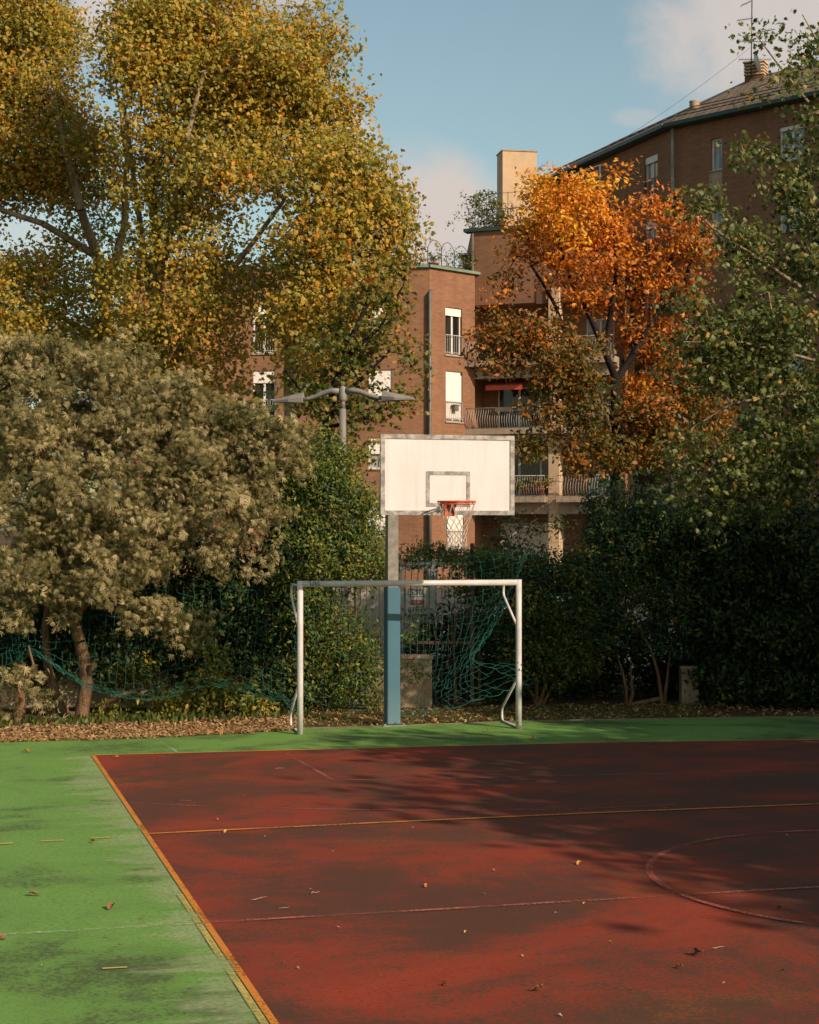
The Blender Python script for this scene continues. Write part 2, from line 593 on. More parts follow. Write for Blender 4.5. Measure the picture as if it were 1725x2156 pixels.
def court_sheet(name, pts, z, mat):
    """flat polygon given in world xy, stored in court space"""
    me = bpy.data.meshes.new(name)
    o = bpy.data.objects.new(name, me)
    COL.objects.link(o)
    o.location = (CORNER.x, CORNER.y, z)
    o.rotation_euler = (0, 0, CROT)
    R = Matrix.Rotation(-CROT, 3, 'Z')
    vs = [R @ Vector((p[0] - CORNER.x, p[1] - CORNER.y, 0)) for p in pts]
    if isinstance(mat, list):
        pass
    me.from_pydata([tuple(v) for v in vs], [], [tuple(range(len(vs)))])
    me.materials.append(mat)
    me.update()
    if me.polygons[0].normal.z < 0:
        me.flip_normals()
    return tag(o, kind='structure')


def strip(name, pts, width, z, mat):
    me = bpy.data.meshes.new(name)
    o = bpy.data.objects.new(name, me)
    COL.objects.link(o)
    o.location = (CORNER.x, CORNER.y, z)
    o.rotation_euler = (0, 0, CROT)
    R = Matrix.Rotation(-CROT, 3, 'Z')
    P = [R @ Vector((p[0] - CORNER.x, p[1] - CORNER.y, 0)) for p in pts]
    vs, fs = [], []
    for i, p in enumerate(P):
        d = (P[min(i + 1, len(P) - 1)] - P[max(i - 1, 0)]).normalized()
        n = Vector((-d.y, d.x, 0))
        vs += [tuple(p + n * width / 2), tuple(p - n * width / 2)]
    for i in range(len(P) - 1):
        fs.append((2 * i, 2 * i + 1, 2 * i + 3, 2 * i + 2))
    me.from_pydata(vs, [], fs)
    me.materials.append(mat)
    me.update()
    if me.polygons[0].normal.z < 0:
        me.flip_normals()
    return tag(o, kind='structure')


def ext(a, b, t):
    return a + (b - a).normalized() * t


BORDER = [(-420, 1568), (0, 1562), (200, 1556), (330, 1552), (500, 1544), (600, 1537), (830, 1531), (1090, 1521), (1400, 1515), (1725, 1511), (2150, 1506)]
border_w = [gr(*p) for p in BORDER]
court_sheet('green_court', border_w + [Vector((25, -8, 0)), Vector((-25, -8, 0)), Vector((-25, border_w[0].y, 0))], 0.010, M['court_green'])
BACK = [gr(196, 1593), gr(873, 1575.2), gr(1298, 1565), gr(1725, 1560)]
right_back = ext(BACK[2], BACK[3], 9.0)
near_left = CORNER + vdir * 27
near_right = right_back + vdir * 29
court_sheet('red_court', BACK + [right_back, near_right, near_left], 0.014, M['court_red'])
strip('court_line', [CORNER - vdir * 0.03, near_left], 0.046, 0.018, M['line_orange'])
strip('court_line', [CORNER - udir * 0.055 + vdir * 8.2, near_left - udir * 0.055], 0.045, 0.018, M['line_yellow'])
strip('court_line', [BACK[0], BACK[1], BACK[2], BACK[3], right_back], 0.05, 0.018, M['line_orange'])
strip('court_line', [gr(315, 1760), gr(790, 1737), gr(1250, 1716), gr(1725, 1697), ext(gr(1250, 1716), gr(1725, 1697), 8)], 0.055, 0.022, M['line_orange'])
strip('court_line', [gr(440, 1948), gr(900, 1922), gr(1300, 1898), gr(1725, 1873), ext(gr(1300, 1898), gr(1725, 1873), 8)], 0.05, 0.022, M['line_pink'])
strip('court_line', [gr(-300, 1990), gr(0, 1973), gr(300, 1956), gr(436, 1948)], 0.05, 0.018, M['line_white'])
for a, b in (((-40, 1783), (27, 1779)), ((86, 1775), (134, 1773)), ((190, 1769), (238, 1766.5))):
    strip('court_line', [gr(*a), gr(*b)], 0.05, 0.018, M['line_dash'])
strip('court_line', [gr(215, 2045), gr(268, 2042)], 0.03, 0.018, M['line_yellow'])
strip('court_line', [gr(325, 1556), gr(372, 1586)], 0.05, 0.018, M['line_white'])
strip('court_line', [gr(197, 1588), gr(186, 1588)], 0.05, 0.018, M['line_yellow'])
strip('court_line', [gr(275, 1694), gr(430, 1701), gr(655, 1707), gr(905, 1710), gr(1200, 1708), gr(1420, 1698)], 0.045, 0.018, M['line_faint'])
strip('court_line', [gr(603, 1590), gr(703, 1646.5)], 0.05, 0.018, M['line_faint'])
strip('court_line', [gr(703, 1646.5), gr(905, 1643), gr(1300, 1634), gr(1640, 1626)], 0.05, 0.018, M['line_faint'])
arc = [gr(*p) for p in ((1725, 1752), (1620, 1760), (1500, 1775), (1420, 1797), (1357, 1832), (1372, 1856), (1410, 1881), (1520, 1917), (1725, 1953))]
A_ = np.array([[2 * p.x, 2 * p.y, 1] for p in arc])
b_ = np.array([p.x * p.x + p.y * p.y for p in arc])
s_, *_r = np.linalg.lstsq(A_, b_, rcond=None)
cc = Vector((s_[0], s_[1], 0))
cr = math.sqrt(s_[2] + s_[0] ** 2 + s_[1] ** 2)
strip('court_line', [cc + Vector((math.cos(t), math.sin(t), 0)) * cr for t in np.linspace(0, 2 * math.pi, 97)], 0.055, 0.026, M['line_pink'])
# thin kerb of the court against the planting bed
kb = MB()
for i in range(len(border_w) - 1):
    a, b = border_w[i], border_w[i + 1]
    d = (b - a).normalized()
    n = Vector((-d.y, d.x, 0))
    z = Vector((0, 0, 1))
    if i >= 5:
        kb.box(((b - a).length / 2, 0.04, 0.004), ((b - a).length, 0.03, 0.036), (a, d, n, z))
tag(kb.build('court_edging', M['edging']), kind='structure')

# ------------------------------------------------------------------ leaf and tree machinery


def star_leaf(lobes):
    """template of a palmate leaf: boundary list of (angle deg, radius) around the centre; base at -90"""
    pts = [(0, 0, 0)]
    for a, r in lobes:
        t = math.radians(a)
        x, y = r * math.cos(t), r * math.sin(t)
        pts.append((x, y + 0.1, -0.22 * abs(x) - 0.15 * r * r))
    k = len(lobes)
    F = [(0, 1 + i, 1 + (i + 1) % k) for i in range(k)]
    return np.array(pts, dtype=float), np.array(F)


MAPLE = star_leaf([(-90, 0.25), (-35, 0.36), (10, 0.5), (32, 0.27), (52, 0.54), (72, 0.3), (90, 0.62), (108, 0.3), (128, 0.54), (148, 0.27), (170, 0.5), (215, 0.36)])
PLANE = star_leaf([(-90, 0.3), (-10, 0.5), (25, 0.3), (55, 0.52), (90, 0.6), (125, 0.52), (155, 0.3), (190, 0.5)])
COARSE = star_leaf([(-90, 0.45), (0, 0.45), (90, 0.55), (180, 0.45)])
OAK = star_leaf([(-90, 0.5), (-40, 0.24), (10, 0.3), (50, 0.42), (90, 0.62), (130, 0.42), (170, 0.3), (220, 0.24)])


def oval_leaf(wd=0.25):
    pts = np.array([(0, -0.5, 0), (wd, -0.05, -0.06), (0.0, 0.0, 0.03), (-wd, -0.05, -0.06), (0, 0.5, -0.1)], float)
    F = np.array([(0, 1, 2), (0, 2, 3), (1, 4, 2), (2, 4, 3)])
    return pts, F


OVAL = oval_leaf()


def palm_leaf(n=6, spread=95):
    """digitate leaf: n narrow leaflets from one point"""
    V, F = [], []
    for i in range(n):
        t = math.radians(90 + (i - (n - 1) / 2) * 2 * spread / (n - 1))
        L = 0.62 - 0.22 * abs(i - (n - 1) / 2) / ((n - 1) / 2)
        dx, dy = math.cos(t), math.sin(t)
        nx, ny = -dy, dx
        wl = 0.043
        b = len(V)
        V += [(0, -0.1, 0), (dx * L * .45 + nx * wl, dy * L * .45 + ny * wl - .1, -0.02), (dx * L, dy * L - .1, -0.16), (dx * L * .45 - nx * wl, dy * L * .45 - ny * wl - .1, -0.02)]
        F += [(b, b + 1, b + 2), (b, b + 2, b + 3)]
    return np.array(V, float), np.array(F)


PALM = palm_leaf(6, 80)


def unit(a):
    return a / np.maximum(np.linalg.norm(a, axis=-1, keepdims=True), 1e-9)


def leaves_mesh(name, pos, nrm, size, tint, tmpl, rng, axis=None):
    T, F = tmpl
    n = len(pos)
    nrm = unit(nrm)
    if axis is None:
        axis = rng.normal(size=(n, 3))
        axis[:, 2] -= 0.5
    ax = unit(axis - nrm * np.sum(axis * nrm, axis=1, keepdims=True))
    side = np.cross(ax, nrm)
    k = len(T)
    side = side * rng.uniform(0.65, 1.15, (n, 1))
    nrm = nrm * rng.uniform(0.4, 1.9, (n, 1))
    V = (pos[:, None, :] + size[:, None, None] * (T[None, :, 0:1] * side[:, None, :] + T[None, :, 1:2] * ax[:, None, :] + T[None, :, 2:3] * nrm[:, None, :])).reshape(-1, 3)
    FF = (F[None] + (np.arange(n) * k)[:, None, None]).reshape(-1, 3)
    return np_mesh(name, V, FF, np.repeat(tint, len(F)))


def blob_points(blobs, per_m3, rng, shell=0.5):
    """attractor points from ellipsoids (px, py, depth Y, rx, ry in units, rz in metres, density factor, tint shift)"""
    P, C, S, B = [], [], [], []
    for bl in blobs:
        px, py, Y, rx, ry, rz = bl[:6]
        dens = bl[6] if len(bl) > 6 else 1.0
        sh = bl[7] if len(bl) > 7 else 0.0
        c = np.array(at(px, py, Y))
        R = np.array((rx / FOC * Y, rz, ry / FOC * Y))
        vol = 4.19 * R.prod()
        n = max(3, int(vol * per_m3 * dens))
        d = unit(rng.normal(size=(n, 3)))
        r = rng.random(n) ** (1 / 3.0)
        r = shell * np.maximum(r, rng.random(n) ** (1 / 3.0)) + (1 - shell) * r
        r *= 1 + 0.12 * rng.normal(size=n)
        P.append(c + d * r[:, None] * R)
        C.append(np.repeat(c[None], n, 0))
        S.append(np.full(n, sh))
        B.append(d)
    return np.concatenate(P), np.concatenate(C), np.concatenate(S), np.concatenate(B)


def hollow(P, scale, thr, rng):
    """keep mask: smooth random field cut into gaps between the sprays"""
    f = np.zeros(len(P))
    for k in range(7):
        d = unit(rng.normal(size=3)) * (2 * math.pi / (scale * rng.uniform(0.7, 1.6)))
        f += np.sin(P @ d + rng.uniform(0, 6.28))
    f /= 7 ** .5
    return f > thr


def segs_mesh(name, A, B, ra, rb, sides):
    n = len(A)
    d = unit(B - A)
    ref = np.where(np.abs(d[:, 2:3]) < 0.9, np.array([[0, 0, 1.0]]), np.array([[1.0, 0, 0]]))
    u = unit(np.cross(d, ref))
    v = np.cross(d, u)
    t = np.arange(sides) * 2 * math.pi / sides
    ring = u[:, None, :] * np.cos(t)[None, :, None] + v[:, None, :] * np.sin(t)[None, :, None]
    VA = A[:, None, :] + ring * ra[:, None, None]
    VB = B[:, None, :] + ring * rb[:, None, None]
    V = np.concatenate([VA, VB], axis=1).reshape(-1, 3)
    i = np.arange(sides)
    F = np.stack([i, (i + 1) % sides, sides + (i + 1) % sides, sides + i], axis=1)
    FF = (F[None] + (np.arange(n) * 2 * sides)[:, None, None]).reshape(-1, 4)
    return V, FF


def grow(limbs, attract, rng, r_tip, r_max, jitter=0.12):
    """limbs: list of (polyline, start radius, end radius); first is the trunk. Returns segments."""
    nodes, par, fixed = [], [], []
    for li, (pl, r0, r1) in enumerate(limbs):
        pl = [np.array(p, float) for p in pl]
        m = 0
        if li:
            ds = np.linalg.norm(np.array(nodes) - pl[0], axis=1)
            prev = int(ds.argmin())
        else:
            prev = -1
        L = sum(np.linalg.norm(pl[i + 1] - pl[i]) for i in range(len(pl) - 1))
        acc = 0.0
        for i, p in enumerate(pl):
            if i:
                seg = p - pl[i - 1]
                ns = max(1, int(np.linalg.norm(seg) / 0.5))
                for k in range(1, ns + 1):
                    q = pl[i - 1] + seg * k / ns
                    acc += np.linalg.norm(seg) / ns
                    nodes.append(q + (rng.normal(size=3) * 0.02 if k < ns else 0))
                    par.append(prev)
                    fixed.append(r0 + (r1 - r0) * acc / L)
                    prev = len(nodes) - 1
            else:
                nodes.append(p)
                par.append(prev)
                fixed.append(r0)
                prev = len(nodes) - 1
    nf = len(nodes)
    base = np.array(nodes)
    low = 0.25 * (base[:, 2].max() - base[:, 2].min()) + base[:, 2].min() if nf > 4 else -1e9
    d0 = np.array([np.linalg.norm(base - a, axis=1).min() for a in attract])
    order = np.argsort(d0)
    cap = nf + 3 * len(attract)
    arr = np.zeros((cap, 3))
    arr[:nf] = base
    cnt = nf
    tips = np.zeros(len(attract), int)
    for ai in order:
        a = attract[ai]
        dv = a - arr[:cnt]
        d = np.linalg.norm(dv, axis=1)
        cost = d * (1 + 0.35 * np.clip(-dv[:, 2] / np.maximum(d, 1e-6), 0, 1)) + 0.05 * (arr[:cnt, 2] < low)
        j = int(cost.argmin())
        L = d[j]
        prev = j
        for f in (0.4, 0.75, 1.0):
            q = arr[j] + (a - arr[j]) * f
            if f < 1:
                q = q + rng.normal(size=3) * jitter * L + np.array((0, 0, 0.05 * L))
            arr[cnt] = q
            par.append(prev)
            fixed.append(0.0)
            prev = cnt
            cnt += 1
        tips[ai] = prev
    arr = arr[:cnt]
    e = 2.5
    acc = np.zeros(cnt)
    for i in range(cnt - 1, -1, -1):
        if acc[i] == 0:
            acc[i] = r_tip ** e
        if par[i] >= 0:
            acc[par[i]] += acc[i]
    rad = np.minimum(acc ** (1 / e), r_max)
    fx = np.array(fixed)
    rad = np.where(fx > 0, fx, rad)
    par = np.array(par)
    ok = par >= 0
    I = np.nonzero(ok)[0]
    J = par[I]
    rj = np.minimum(rad[J], rad[I] * 1.6 + 0.004)
    rj = np.where(fx[I] > 0, rad[J], rj)
    return arr[J], arr[I], rj, rad[I]


def wood(name, limbs, attract, rng, mat, parent, r_tip=0.006, r_max=0.1, jitter=0.12):
    A, B, ra, rb = grow(limbs, attract, rng, r_tip, r_max, jitter)
    big = rb > 0.03
    Vs, Fs = segs_mesh(name, A[~big], B[~big], ra[~big], rb[~big], 4) if (~big).any() else (np.zeros((0, 3)), np.zeros((0, 4), int))
    V2, F2 = segs_mesh(name, A[big], B[big], ra[big], rb[big], 9) if big.any() else (np.zeros((0, 3)), np.zeros((0, 4), int))
    V = np.concatenate([Vs, V2])
    F = np.concatenate([Fs, F2 + len(Vs)])
    return link_mesh(name, np_mesh(name, V, F, smooth=True), mat, parent)


def plant(name, label, cat, base, limbs, blobs, leafmat, barkmat, tmpl, per_m3, lpc, rc, size, seed, group=None,
          shell=0.5, upbias=0.5, outb=0.5, rnd=0.8, tint0=0.5, tvar=0.25, zgrad=0.0, r_tip=0.006, r_max=0.1, lightb=0.7,
          crown='crown', trunk='trunk', skel=1.0, axis_up=None, holes=None):
    rng = np.random.default_rng(seed)
    root = thing(name, label, cat, base, group)
    P, C, S, D = blob_points(blobs, per_m3, rng, shell)
    if holes:
        km = hollow(P, holes[0], holes[1], rng)
        P, S, D = P[km], S[km], D[km]
    P = P + rng.normal(size=P.shape) * rc * 0.3
    P[:, 2] = np.maximum(P[:, 2], 0.12)
    n = len(P)
    sk = P if skel >= 1 else P[rng.random(n) < skel]
    wood(trunk, limbs, sk, rng, barkmat, root, r_tip, r_max)
    ci = np.repeat(np.arange(n), lpc)
    m = len(ci)
    pos = P[ci] + np.clip(rng.normal(size=(m, 3)), -1.7, 1.7) * rc * np.array((1, 1, 0.75))
    pos[:, 2] = np.maximum(pos[:, 2], 0.05)
    nrm = D[ci] * outb + rng.normal(size=(m, 3)) * rnd
    nrm[:, 2] += upbias
    nrm += np.array((0.28, -0.34, 0.12)) * lightb
    cl = rng.normal(size=n)
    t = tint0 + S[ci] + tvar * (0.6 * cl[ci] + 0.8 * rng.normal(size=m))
    if zgrad:
        z0, z1 = P[:, 2].min(), P[:, 2].max()
        t = t + zgrad * ((pos[:, 2] - z0) / (z1 - z0) - 0.5)
    sz = size * (0.6 + 0.75 * rng.random(m))
    ax = None
    if axis_up is not None:
        ax = rng.normal(size=(m, 3))
        ax[:, 2] += axis_up
    me = leaves_mesh(crown, pos, nrm, sz, np.clip(t, 0.01, 0.99), tmpl, rng, ax)
    link_mesh(crown, me, leafmat, root)
    return root

# ------------------------------------------------------------------ goal, basketball stand, lamp
M['goal_white'] = simple('goal_white_paint', (0.57, 0.53, 0.50), (0.46, 0.43, 0.40), 4, 0.45, spec=0.4, lo=0.3, hi=0.6)
M['chipped'] = simple('chipped_paint_mark', (0.16, 0.11, 0.07), (0.1, 0.08, 0.06), 20, 0.8)
M['ink'] = simple('dark_marker_ink', (0.02, 0.02, 0.03), None, 10, 0.6)


def text_mesh(body, size, extrude=0.002):
    cu = bpy.data.curves.new('txt', 'FONT')
    cu.body = body
    cu.size = size
    cu.extrude = extrude
    cu.align_x = 'CENTER'
    cu.align_y = 'CENTER'
    ob = bpy.data.objects.new('txt', cu)
    COL.objects.link(ob)
    dg = bpy.context.evaluated_depsgraph_get()
    me = bpy.data.meshes.new_from_object(ob.evaluated_get(dg))
    bpy.data.objects.remove(ob)
    bpy.data.curves.remove(cu)
    return me


def place_text(name, body, size, width, c, ux, uz, mat, parent):
    me = text_mesh(body, size)
    xs = [v.co.x for v in me.vertices]
    k = width / (max(xs) - min(xs)) if width else 1
    uy = uz.cross(ux)     # towards the back
    mt = Matrix((ux * k, uz, -uy)).transposed().to_4x4()
    mt.translation = c
    me.transform(mt)
    me.materials.clear()
    return link_mesh(name, me, mat, parent)


ZUP = Vector((0, 0, 1))
GL, GR_ = gr(632, 1548), gr(1092.5, 1536)
gu = (GR_ - GL).normalized()
gb = Vector((-gu.y, gu.x, 0))                    # backwards, away from the court
goal = thing('football_goal', 'white tubular five-a-side goal frame standing in front of the basketball pole', 'goal', (GL + GR_) / 2)
ztop = EYE - (1228 - HY) / FOC * (GL.y + GR_.y) / 2
PR = 0.042
for p in (GL, GR_):
    m_ = MB()
    m_.tube([p + ZUP * 0.0, p + ZUP * 0.7, p + ZUP * 1.4, p + ZUP * (ztop + PR)], PR, 18)
    rpost = m_.build('post', M['goal_white'], goal)
m_ = MB()
m_.tube([GL + ZUP * ztop + gu * (PR * 0.6), (GL + GR_) / 2 + ZUP * ztop, GR_ + ZUP * ztop - gu * (PR * 0.6)], PR - 0.001, 18)
bar = m_.build('crossbar', M['goal_white'], goal)


def bend(pts, r=0.1, n=5):
    out = [pts[0]]
    for i in range(1, len(pts) - 1):
        a, b, c = pts[i - 1], pts[i], pts[i + 1]
        d1, d2 = (a - b).normalized(), (c - b).normalized()
        p1, p2 = b + d1 * r, b + d2 * r
        for k in range(n + 1):
            t = k / n
            out.append(p1 * (1 - t) ** 2 + b * 2 * t * (1 - t) + p2 * t * t)
    out.append(pts[-1])
    return out


for p in (GL, GR_):
    m_ = MB()
    m_.tube(bend([p + ZUP * (ztop - 0.02) + gb * 0.03, p + gb * 0.78 + ZUP * (ztop - 0.03), p + gb * 0.80 + ZUP * (ztop - 0.2), p + gb * 0.035 + ZUP * 1.40], 0.07), 0.0175, 8)
    m_.build('top_brace', M['goal_white'], goal)
    m_ = MB()
    m_.tube(bend([p + ZUP * 0.03 + gb * 0.03, p + gb * 0.86 + ZUP * 0.025, p + gb * 0.88 + ZUP * 0.2, p + gb * 0.035 + ZUP * 0.72], 0.08), 0.0175, 8)
    m_.build('ground_brace', M['goal_white'], goal)
tg = place_text('graffiti_tag', "'USS", 0.085, 0.15, at(661, 1229, GL.y) * 1.0 - gb * (PR + 0.004) + (gu * 0.0), gu, ZUP, M['ink'], bar)
# paint chips on the right post
rpost.data.materials.append(M['chipped'])
import bmesh
bm = bmesh.new()
bm.from_mesh(rpost.data)
rr = random.Random(3)
g0_ = (GL + GR_) / 2
for h, s in ((0.93, .012), (0.90, .016), (0.83, .018), (0.815, .013), (0.16, .022), (0.10, .02), (0.03, .028), (0.85, .008)):
    t = rr.uniform(-0.9, 0.9)
    nrm = (-gb * math.cos(t) + gu * math.sin(t))
    sd = nrm.cross(ZUP)
    c = GR_ + ZUP * h + nrm * (PR + 0.0025) - g0_
    vs_ = [bm.verts.new(c + (sd * math.cos(k) * s * rr.uniform(.5, 1) + ZUP * math.sin(k) * s * rr.uniform(.6, 1.3))) for k in np.linspace(0, 5.5, 8)]
    bm.faces.new(vs_).material_index = 1
bm.to_mesh(rpost.data)
bm.free()

# ---- basketball stand
M['galvanised'] = simple('galvanised_steel', (0.30, 0.27, 0.23), (0.19, 0.18, 0.155), 14, 0.55, 0.25, fine=0.5)
M['board_frame'] = simple('galvanised_board_frame', (0.36, 0.33, 0.29), (0.17, 0.16, 0.145), 9, 0.5, 0.3, stretch=(1.4, 1.4, 1.4), lo=0.4, hi=0.6)
def board_mat():
    m, nt, out = new_mat('white_backboard')
    v = coords(nt)
    n1 = noise(nt, v, 2.2, 5, 0.6)
    c = ramp(nt, n1, [(0.3, (0.60, 0.535, 0.51)), (0.65, (0.65, 0.585, 0.56))])
    n2 = noise(nt, mapping(nt, v, scale=(7, 7, 0.5)), 1.6, 5, 0.65)        # rain streaks
    c = mixc(nt, 0.5, c, ramp(nt, n2, [(0.34, 0.78), (0.5, 1.0)]), 'MULTIPLY')
    n3 = noise(nt, v, 7.0, 6, 0.8)                                          # ball marks
    c = mixc(nt, 0.6, c, ramp(nt, n3, [(0.66, 1.0), (0.76, 0.7)]), 'MULTIPLY')
    n4 = noise(nt, v, 60.0, 2, 0.5)
    c = mixc(nt, 0.25, c, ramp(nt, n4, [(0.3, 0.8), (0.55, 1.0)]), 'MULTIPLY')
    pbsdf(nt, out, c, 0.6, 0, 0.3)
    return m


M['board_white'] = board_mat()
M['rim_orange'] = simple('orange_rim', (0.55, 0.10, 0.022), (0.45, 0.075, 0.02), 9, 0.5)
M['net_cord'] = simple('net_cord', (0.5, 0.43, 0.35), (0.36, 0.3, 0.24), 9, 0.9)


def pad_mat():
    m, nt, out = new_mat('blue_pad')
    v = coords(nt)
    n1 = noise(nt, v, 3.0, 4)
    n2 = noise(nt, v, 160.0, 2)
    c = ramp(nt, n1, [(0.3, (0.045, 0.118, 0.158)), (0.7, (0.058, 0.138, 0.178))])
    sx = nt.nodes.new('ShaderNodeSeparateXYZ')
    nt.links.new(v, sx.inputs[0])
    fade = math_(nt, 'ADD', sx.outputs['Z'], math_(nt, 'MULTIPLY', math_(nt, 'SUBTRACT', n1, 0.5), 0.7))
    c = mixc(nt, ramp(nt, fade, [(0.0, 0.6), (0.55, 0.0)]), c, (0.13, 0.20, 0.215))
    c = mixc(nt, 0.15, c, ramp(nt, n2, [(0.3, 0.5), (0.7, 1)]), 'MULTIPLY')
    pbsdf(nt, out, c, 0.6, 0, 0.3)
    return m


M['pad'] = pad_mat()
PB = gr(826, 1528.5)
hoop = thing('basketball_hoop', 'basketball stand with white backboard and orange rim on a blue padded pole', 'basketball hoop', PB)
bu = Vector((0.962, 0.272, 0)).normalized()      # along the board
bn = Vector((bu.y, -bu.x, 0))                    # towards the court
FR = (PB + Vector((0, 0, 0)), bu, bn, ZUP)       # note: bn points to the court
m_ = MB()
m_.box((0.0, -0.02, 1.75), (0.15, 0.15, 3.5), FR)
m_.build('pole', M['galvanised'], hoop, 0.012)
m_ = MB()
# padding: soft rectangular sleeve, slightly irregular
prof = []
for k in range(32):
    t = 2 * math.pi * k / 32
    c_, s_2 = math.cos(t), math.sin(t)
    e = 0.22
    prof.append((math.copysign(abs(c_) ** e, c_) * 0.098, math.copysign(abs(s_2) ** e, s_2) * 0.10))
rings = []
hs = np.linspace(0.035, 1.955, 40)
for h in hs:
    wv = 1 + 0.018 * math.sin(h * 7.3) + 0.02 * math.sin(h * 3.1 + 1) + (0.03 if 1.2 < h < 1.9 else 0)
    n0 = len(m_.v)
    for a, b in prof:
        m_.v.append(tuple(FR[0] + bu * (a * (wv if a > 0 else 1) + 0.004) + bn * (b - 0.02) + ZUP * h))
    rings.append(n0)
for i in range(len(rings) - 1):
    for k in range(32):
        k2 = (k + 1) % 32
        m_.f.append((rings[i] + k, rings[i] + k2, rings[i + 1] + k2, rings[i + 1] + k))
        m_.uv.append(None)
        m_.sm.append(False)
m_.f.append(tuple(rings[0] + k for k in range(32)))
m_.f.append(tuple(rings[-1] + k for k in reversed(range(32))))
m_.uv += [None, None]
m_.sm += [False, False]
pad = m_.build('pole_pad', M['pad'], hoop)
me = pad.data
if me.polygons[0].normal.dot(me.polygons[0].center - (Vector((0, 0, me.polygons[0].center.z)))) < 0:
    me.flip_normals()
m_ = MB()
m_.box((0, -0.02, 0.012), (0.34, 0.34, 0.024), FR)
for a, b in ((-1, -1), (1, -1), (1, 1), (-1, 1)):
    m_.box((a * 0.135, b * 0.135 - 0.02, 0.034), (0.03, 0.03, 0.02), FR)
m_.build('base_plate', M['galvanised'], hoop)
YB = 21.97
BC = at(943, 999, YB)
bz0, bz1 = 2.955, 3.985
bw = 1.80
BC.z = (bz0 + bz1) / 2
BF = (BC, bu, bn, ZUP)
hh = (bz1 - bz0) / 2
board = thing('backboard', None, None, BC)
COL.objects.unlink(board)
bpy.data.objects.remove(board)
m_ = MB()
m_.box((0, 0, 0), (bw - 0.09, 0.03, hh * 2 - 0.09), BF)
bo = m_.build('backboard', M['board_white'], hoop)
m_ = MB()
fw = 0.057
m_.box((0, 0.002, hh - fw / 2), (bw, 0.05, fw), BF)
m_.box((0, 0.002, -hh + fw / 2), (bw, 0.05, fw), BF)
m_.box((-bw / 2 + fw / 2, 0.004, 0), (fw, 0.05, hh * 2 - 2 * fw - 0.001), BF)
m_.box((bw / 2 - fw / 2, 0.004, 0), (fw, 0.05, hh * 2 - 2 * fw - 0.001), BF)
m_.build('board_frame', M['board_frame'], bo)
m_ = MB()
iw, ih, iz, tw = 0.59, 0.455, -hh + 0.335, 0.048
m_.box((0, 0.017, iz + ih / 2 - tw / 2), (iw, 0.008, tw), BF)
m_.box((0, 0.017, iz - ih / 2 + tw / 2), (iw, 0.008, tw), BF)
m_.box((-iw / 2 + tw / 2, 0.0175, iz), (tw, 0.008, ih - 2 * tw - 0.001), BF)
m_.box((iw / 2 - tw / 2, 0.0175, iz), (tw, 0.008, ih - 2 * tw - 0.001), BF)
m_.build('target_rectangle', M['board_frame'], bo)
# rear supports: two arms from the pole top
PT = PB + ZUP * 3.42
for s, zz in ((-0.35, 0.25), (0.35, 0.25), (-0.35, -0.25), (0.35, -0.25)):
    m_ = MB()
    e = BC + bu * s + ZUP * (zz - 0.05) - bn * 0.03
    stt = PB + ZUP * (3.42 if zz > 0 else 3.15) + bn * 0.04
    m_.tube([stt, e], 0.028, 4, smooth=False)
    m_.build('support_arm', M['galvanised'], hoop)
RC = BC + bn * (0.15 + 0.23) + ZUP * (EYE + 57 / FOC * 21.55 - BC.z)
m_ = MB()
ringp = [RC + (bu * math.cos(t) + bn * math.sin(t)) * 0.238 for t in np.linspace(0, 2 * math.pi, 41)]
m_.tube(ringp, 0.0115, 8, caps=False)
ring2 = [RC - ZUP * 0.03 + (bu * math.cos(t) + bn * math.sin(t)) * 0.232 for t in np.linspace(0, 2 * math.pi, 41)]
m_.tube(ring2, 0.006, 6, caps=False)
for k in range(12):
    t = 2 * math.pi * (k + .5) / 12
    d = bu * math.cos(t) + bn * math.sin(t)
    m_.tube([RC + d * 0.238, RC - ZUP * 0.03 + d * 0.232], 0.005, 5)
rim = m_.build('rim', M['rim_orange'], hoop)
m_ = MB()
fr2 = (RC, bu, bn, ZUP)
m_.box((0, -0.355, -0.085), (0.17, 0.022, 0.2), fr2)
for s in (-1, 1):
    m_.box((s * 0.07, -0.29, -0.03), (0.012, 0.12, 0.08), fr2)
    a = RC + bu * (s * 0.07) - bn * 0.35
    m_.face([a - ZUP * 0.01, a + bn * 0.125 - ZUP * 0.012, a - ZUP * 0.17])
m_.box((0, -0.29, -0.005), (0.152, 0.11, 0.01), fr2)
m_.build('rim_bracket', M['rim_orange'], rim)
m_ = MB()
rows = [(0.0, 0.232), (0.15, 0.19), (0.225, 0.163), (0.29, 0.145), (0.35, 0.134), (0.405, 0.128), (0.455, 0.127), (0.50, 0.13)]
K = 12
for k in range(K):
    for sgn in (0.5, -0.5):
        pts = []
        for i, (dz, r) in enumerate(rows):
            t = 2 * math.pi * (k + (sgn * i if i else 0) + (0 if i else 0)) / K + 0.05 * math.sin(k * 3 + i)
            pts.append(RC + (bu * math.cos(t) + bn * math.sin(t)) * r - ZUP * (0.03 + dz))
        m_.tube(pts, 0.0042, 4, caps=False)
for k in range(K * 2):
    t = 2 * math.pi * k / (2 * K)
    d = bu * math.cos(t) + bn * math.sin(t)
    m_.tube([RC + d * 0.13 - ZUP * 0.53, RC + d * 0.135 - ZUP * (0.60 + 0.02 * math.sin(k * 5))], 0.0038, 4)
m_.build('hoop_net', M['net_cord'], rim)

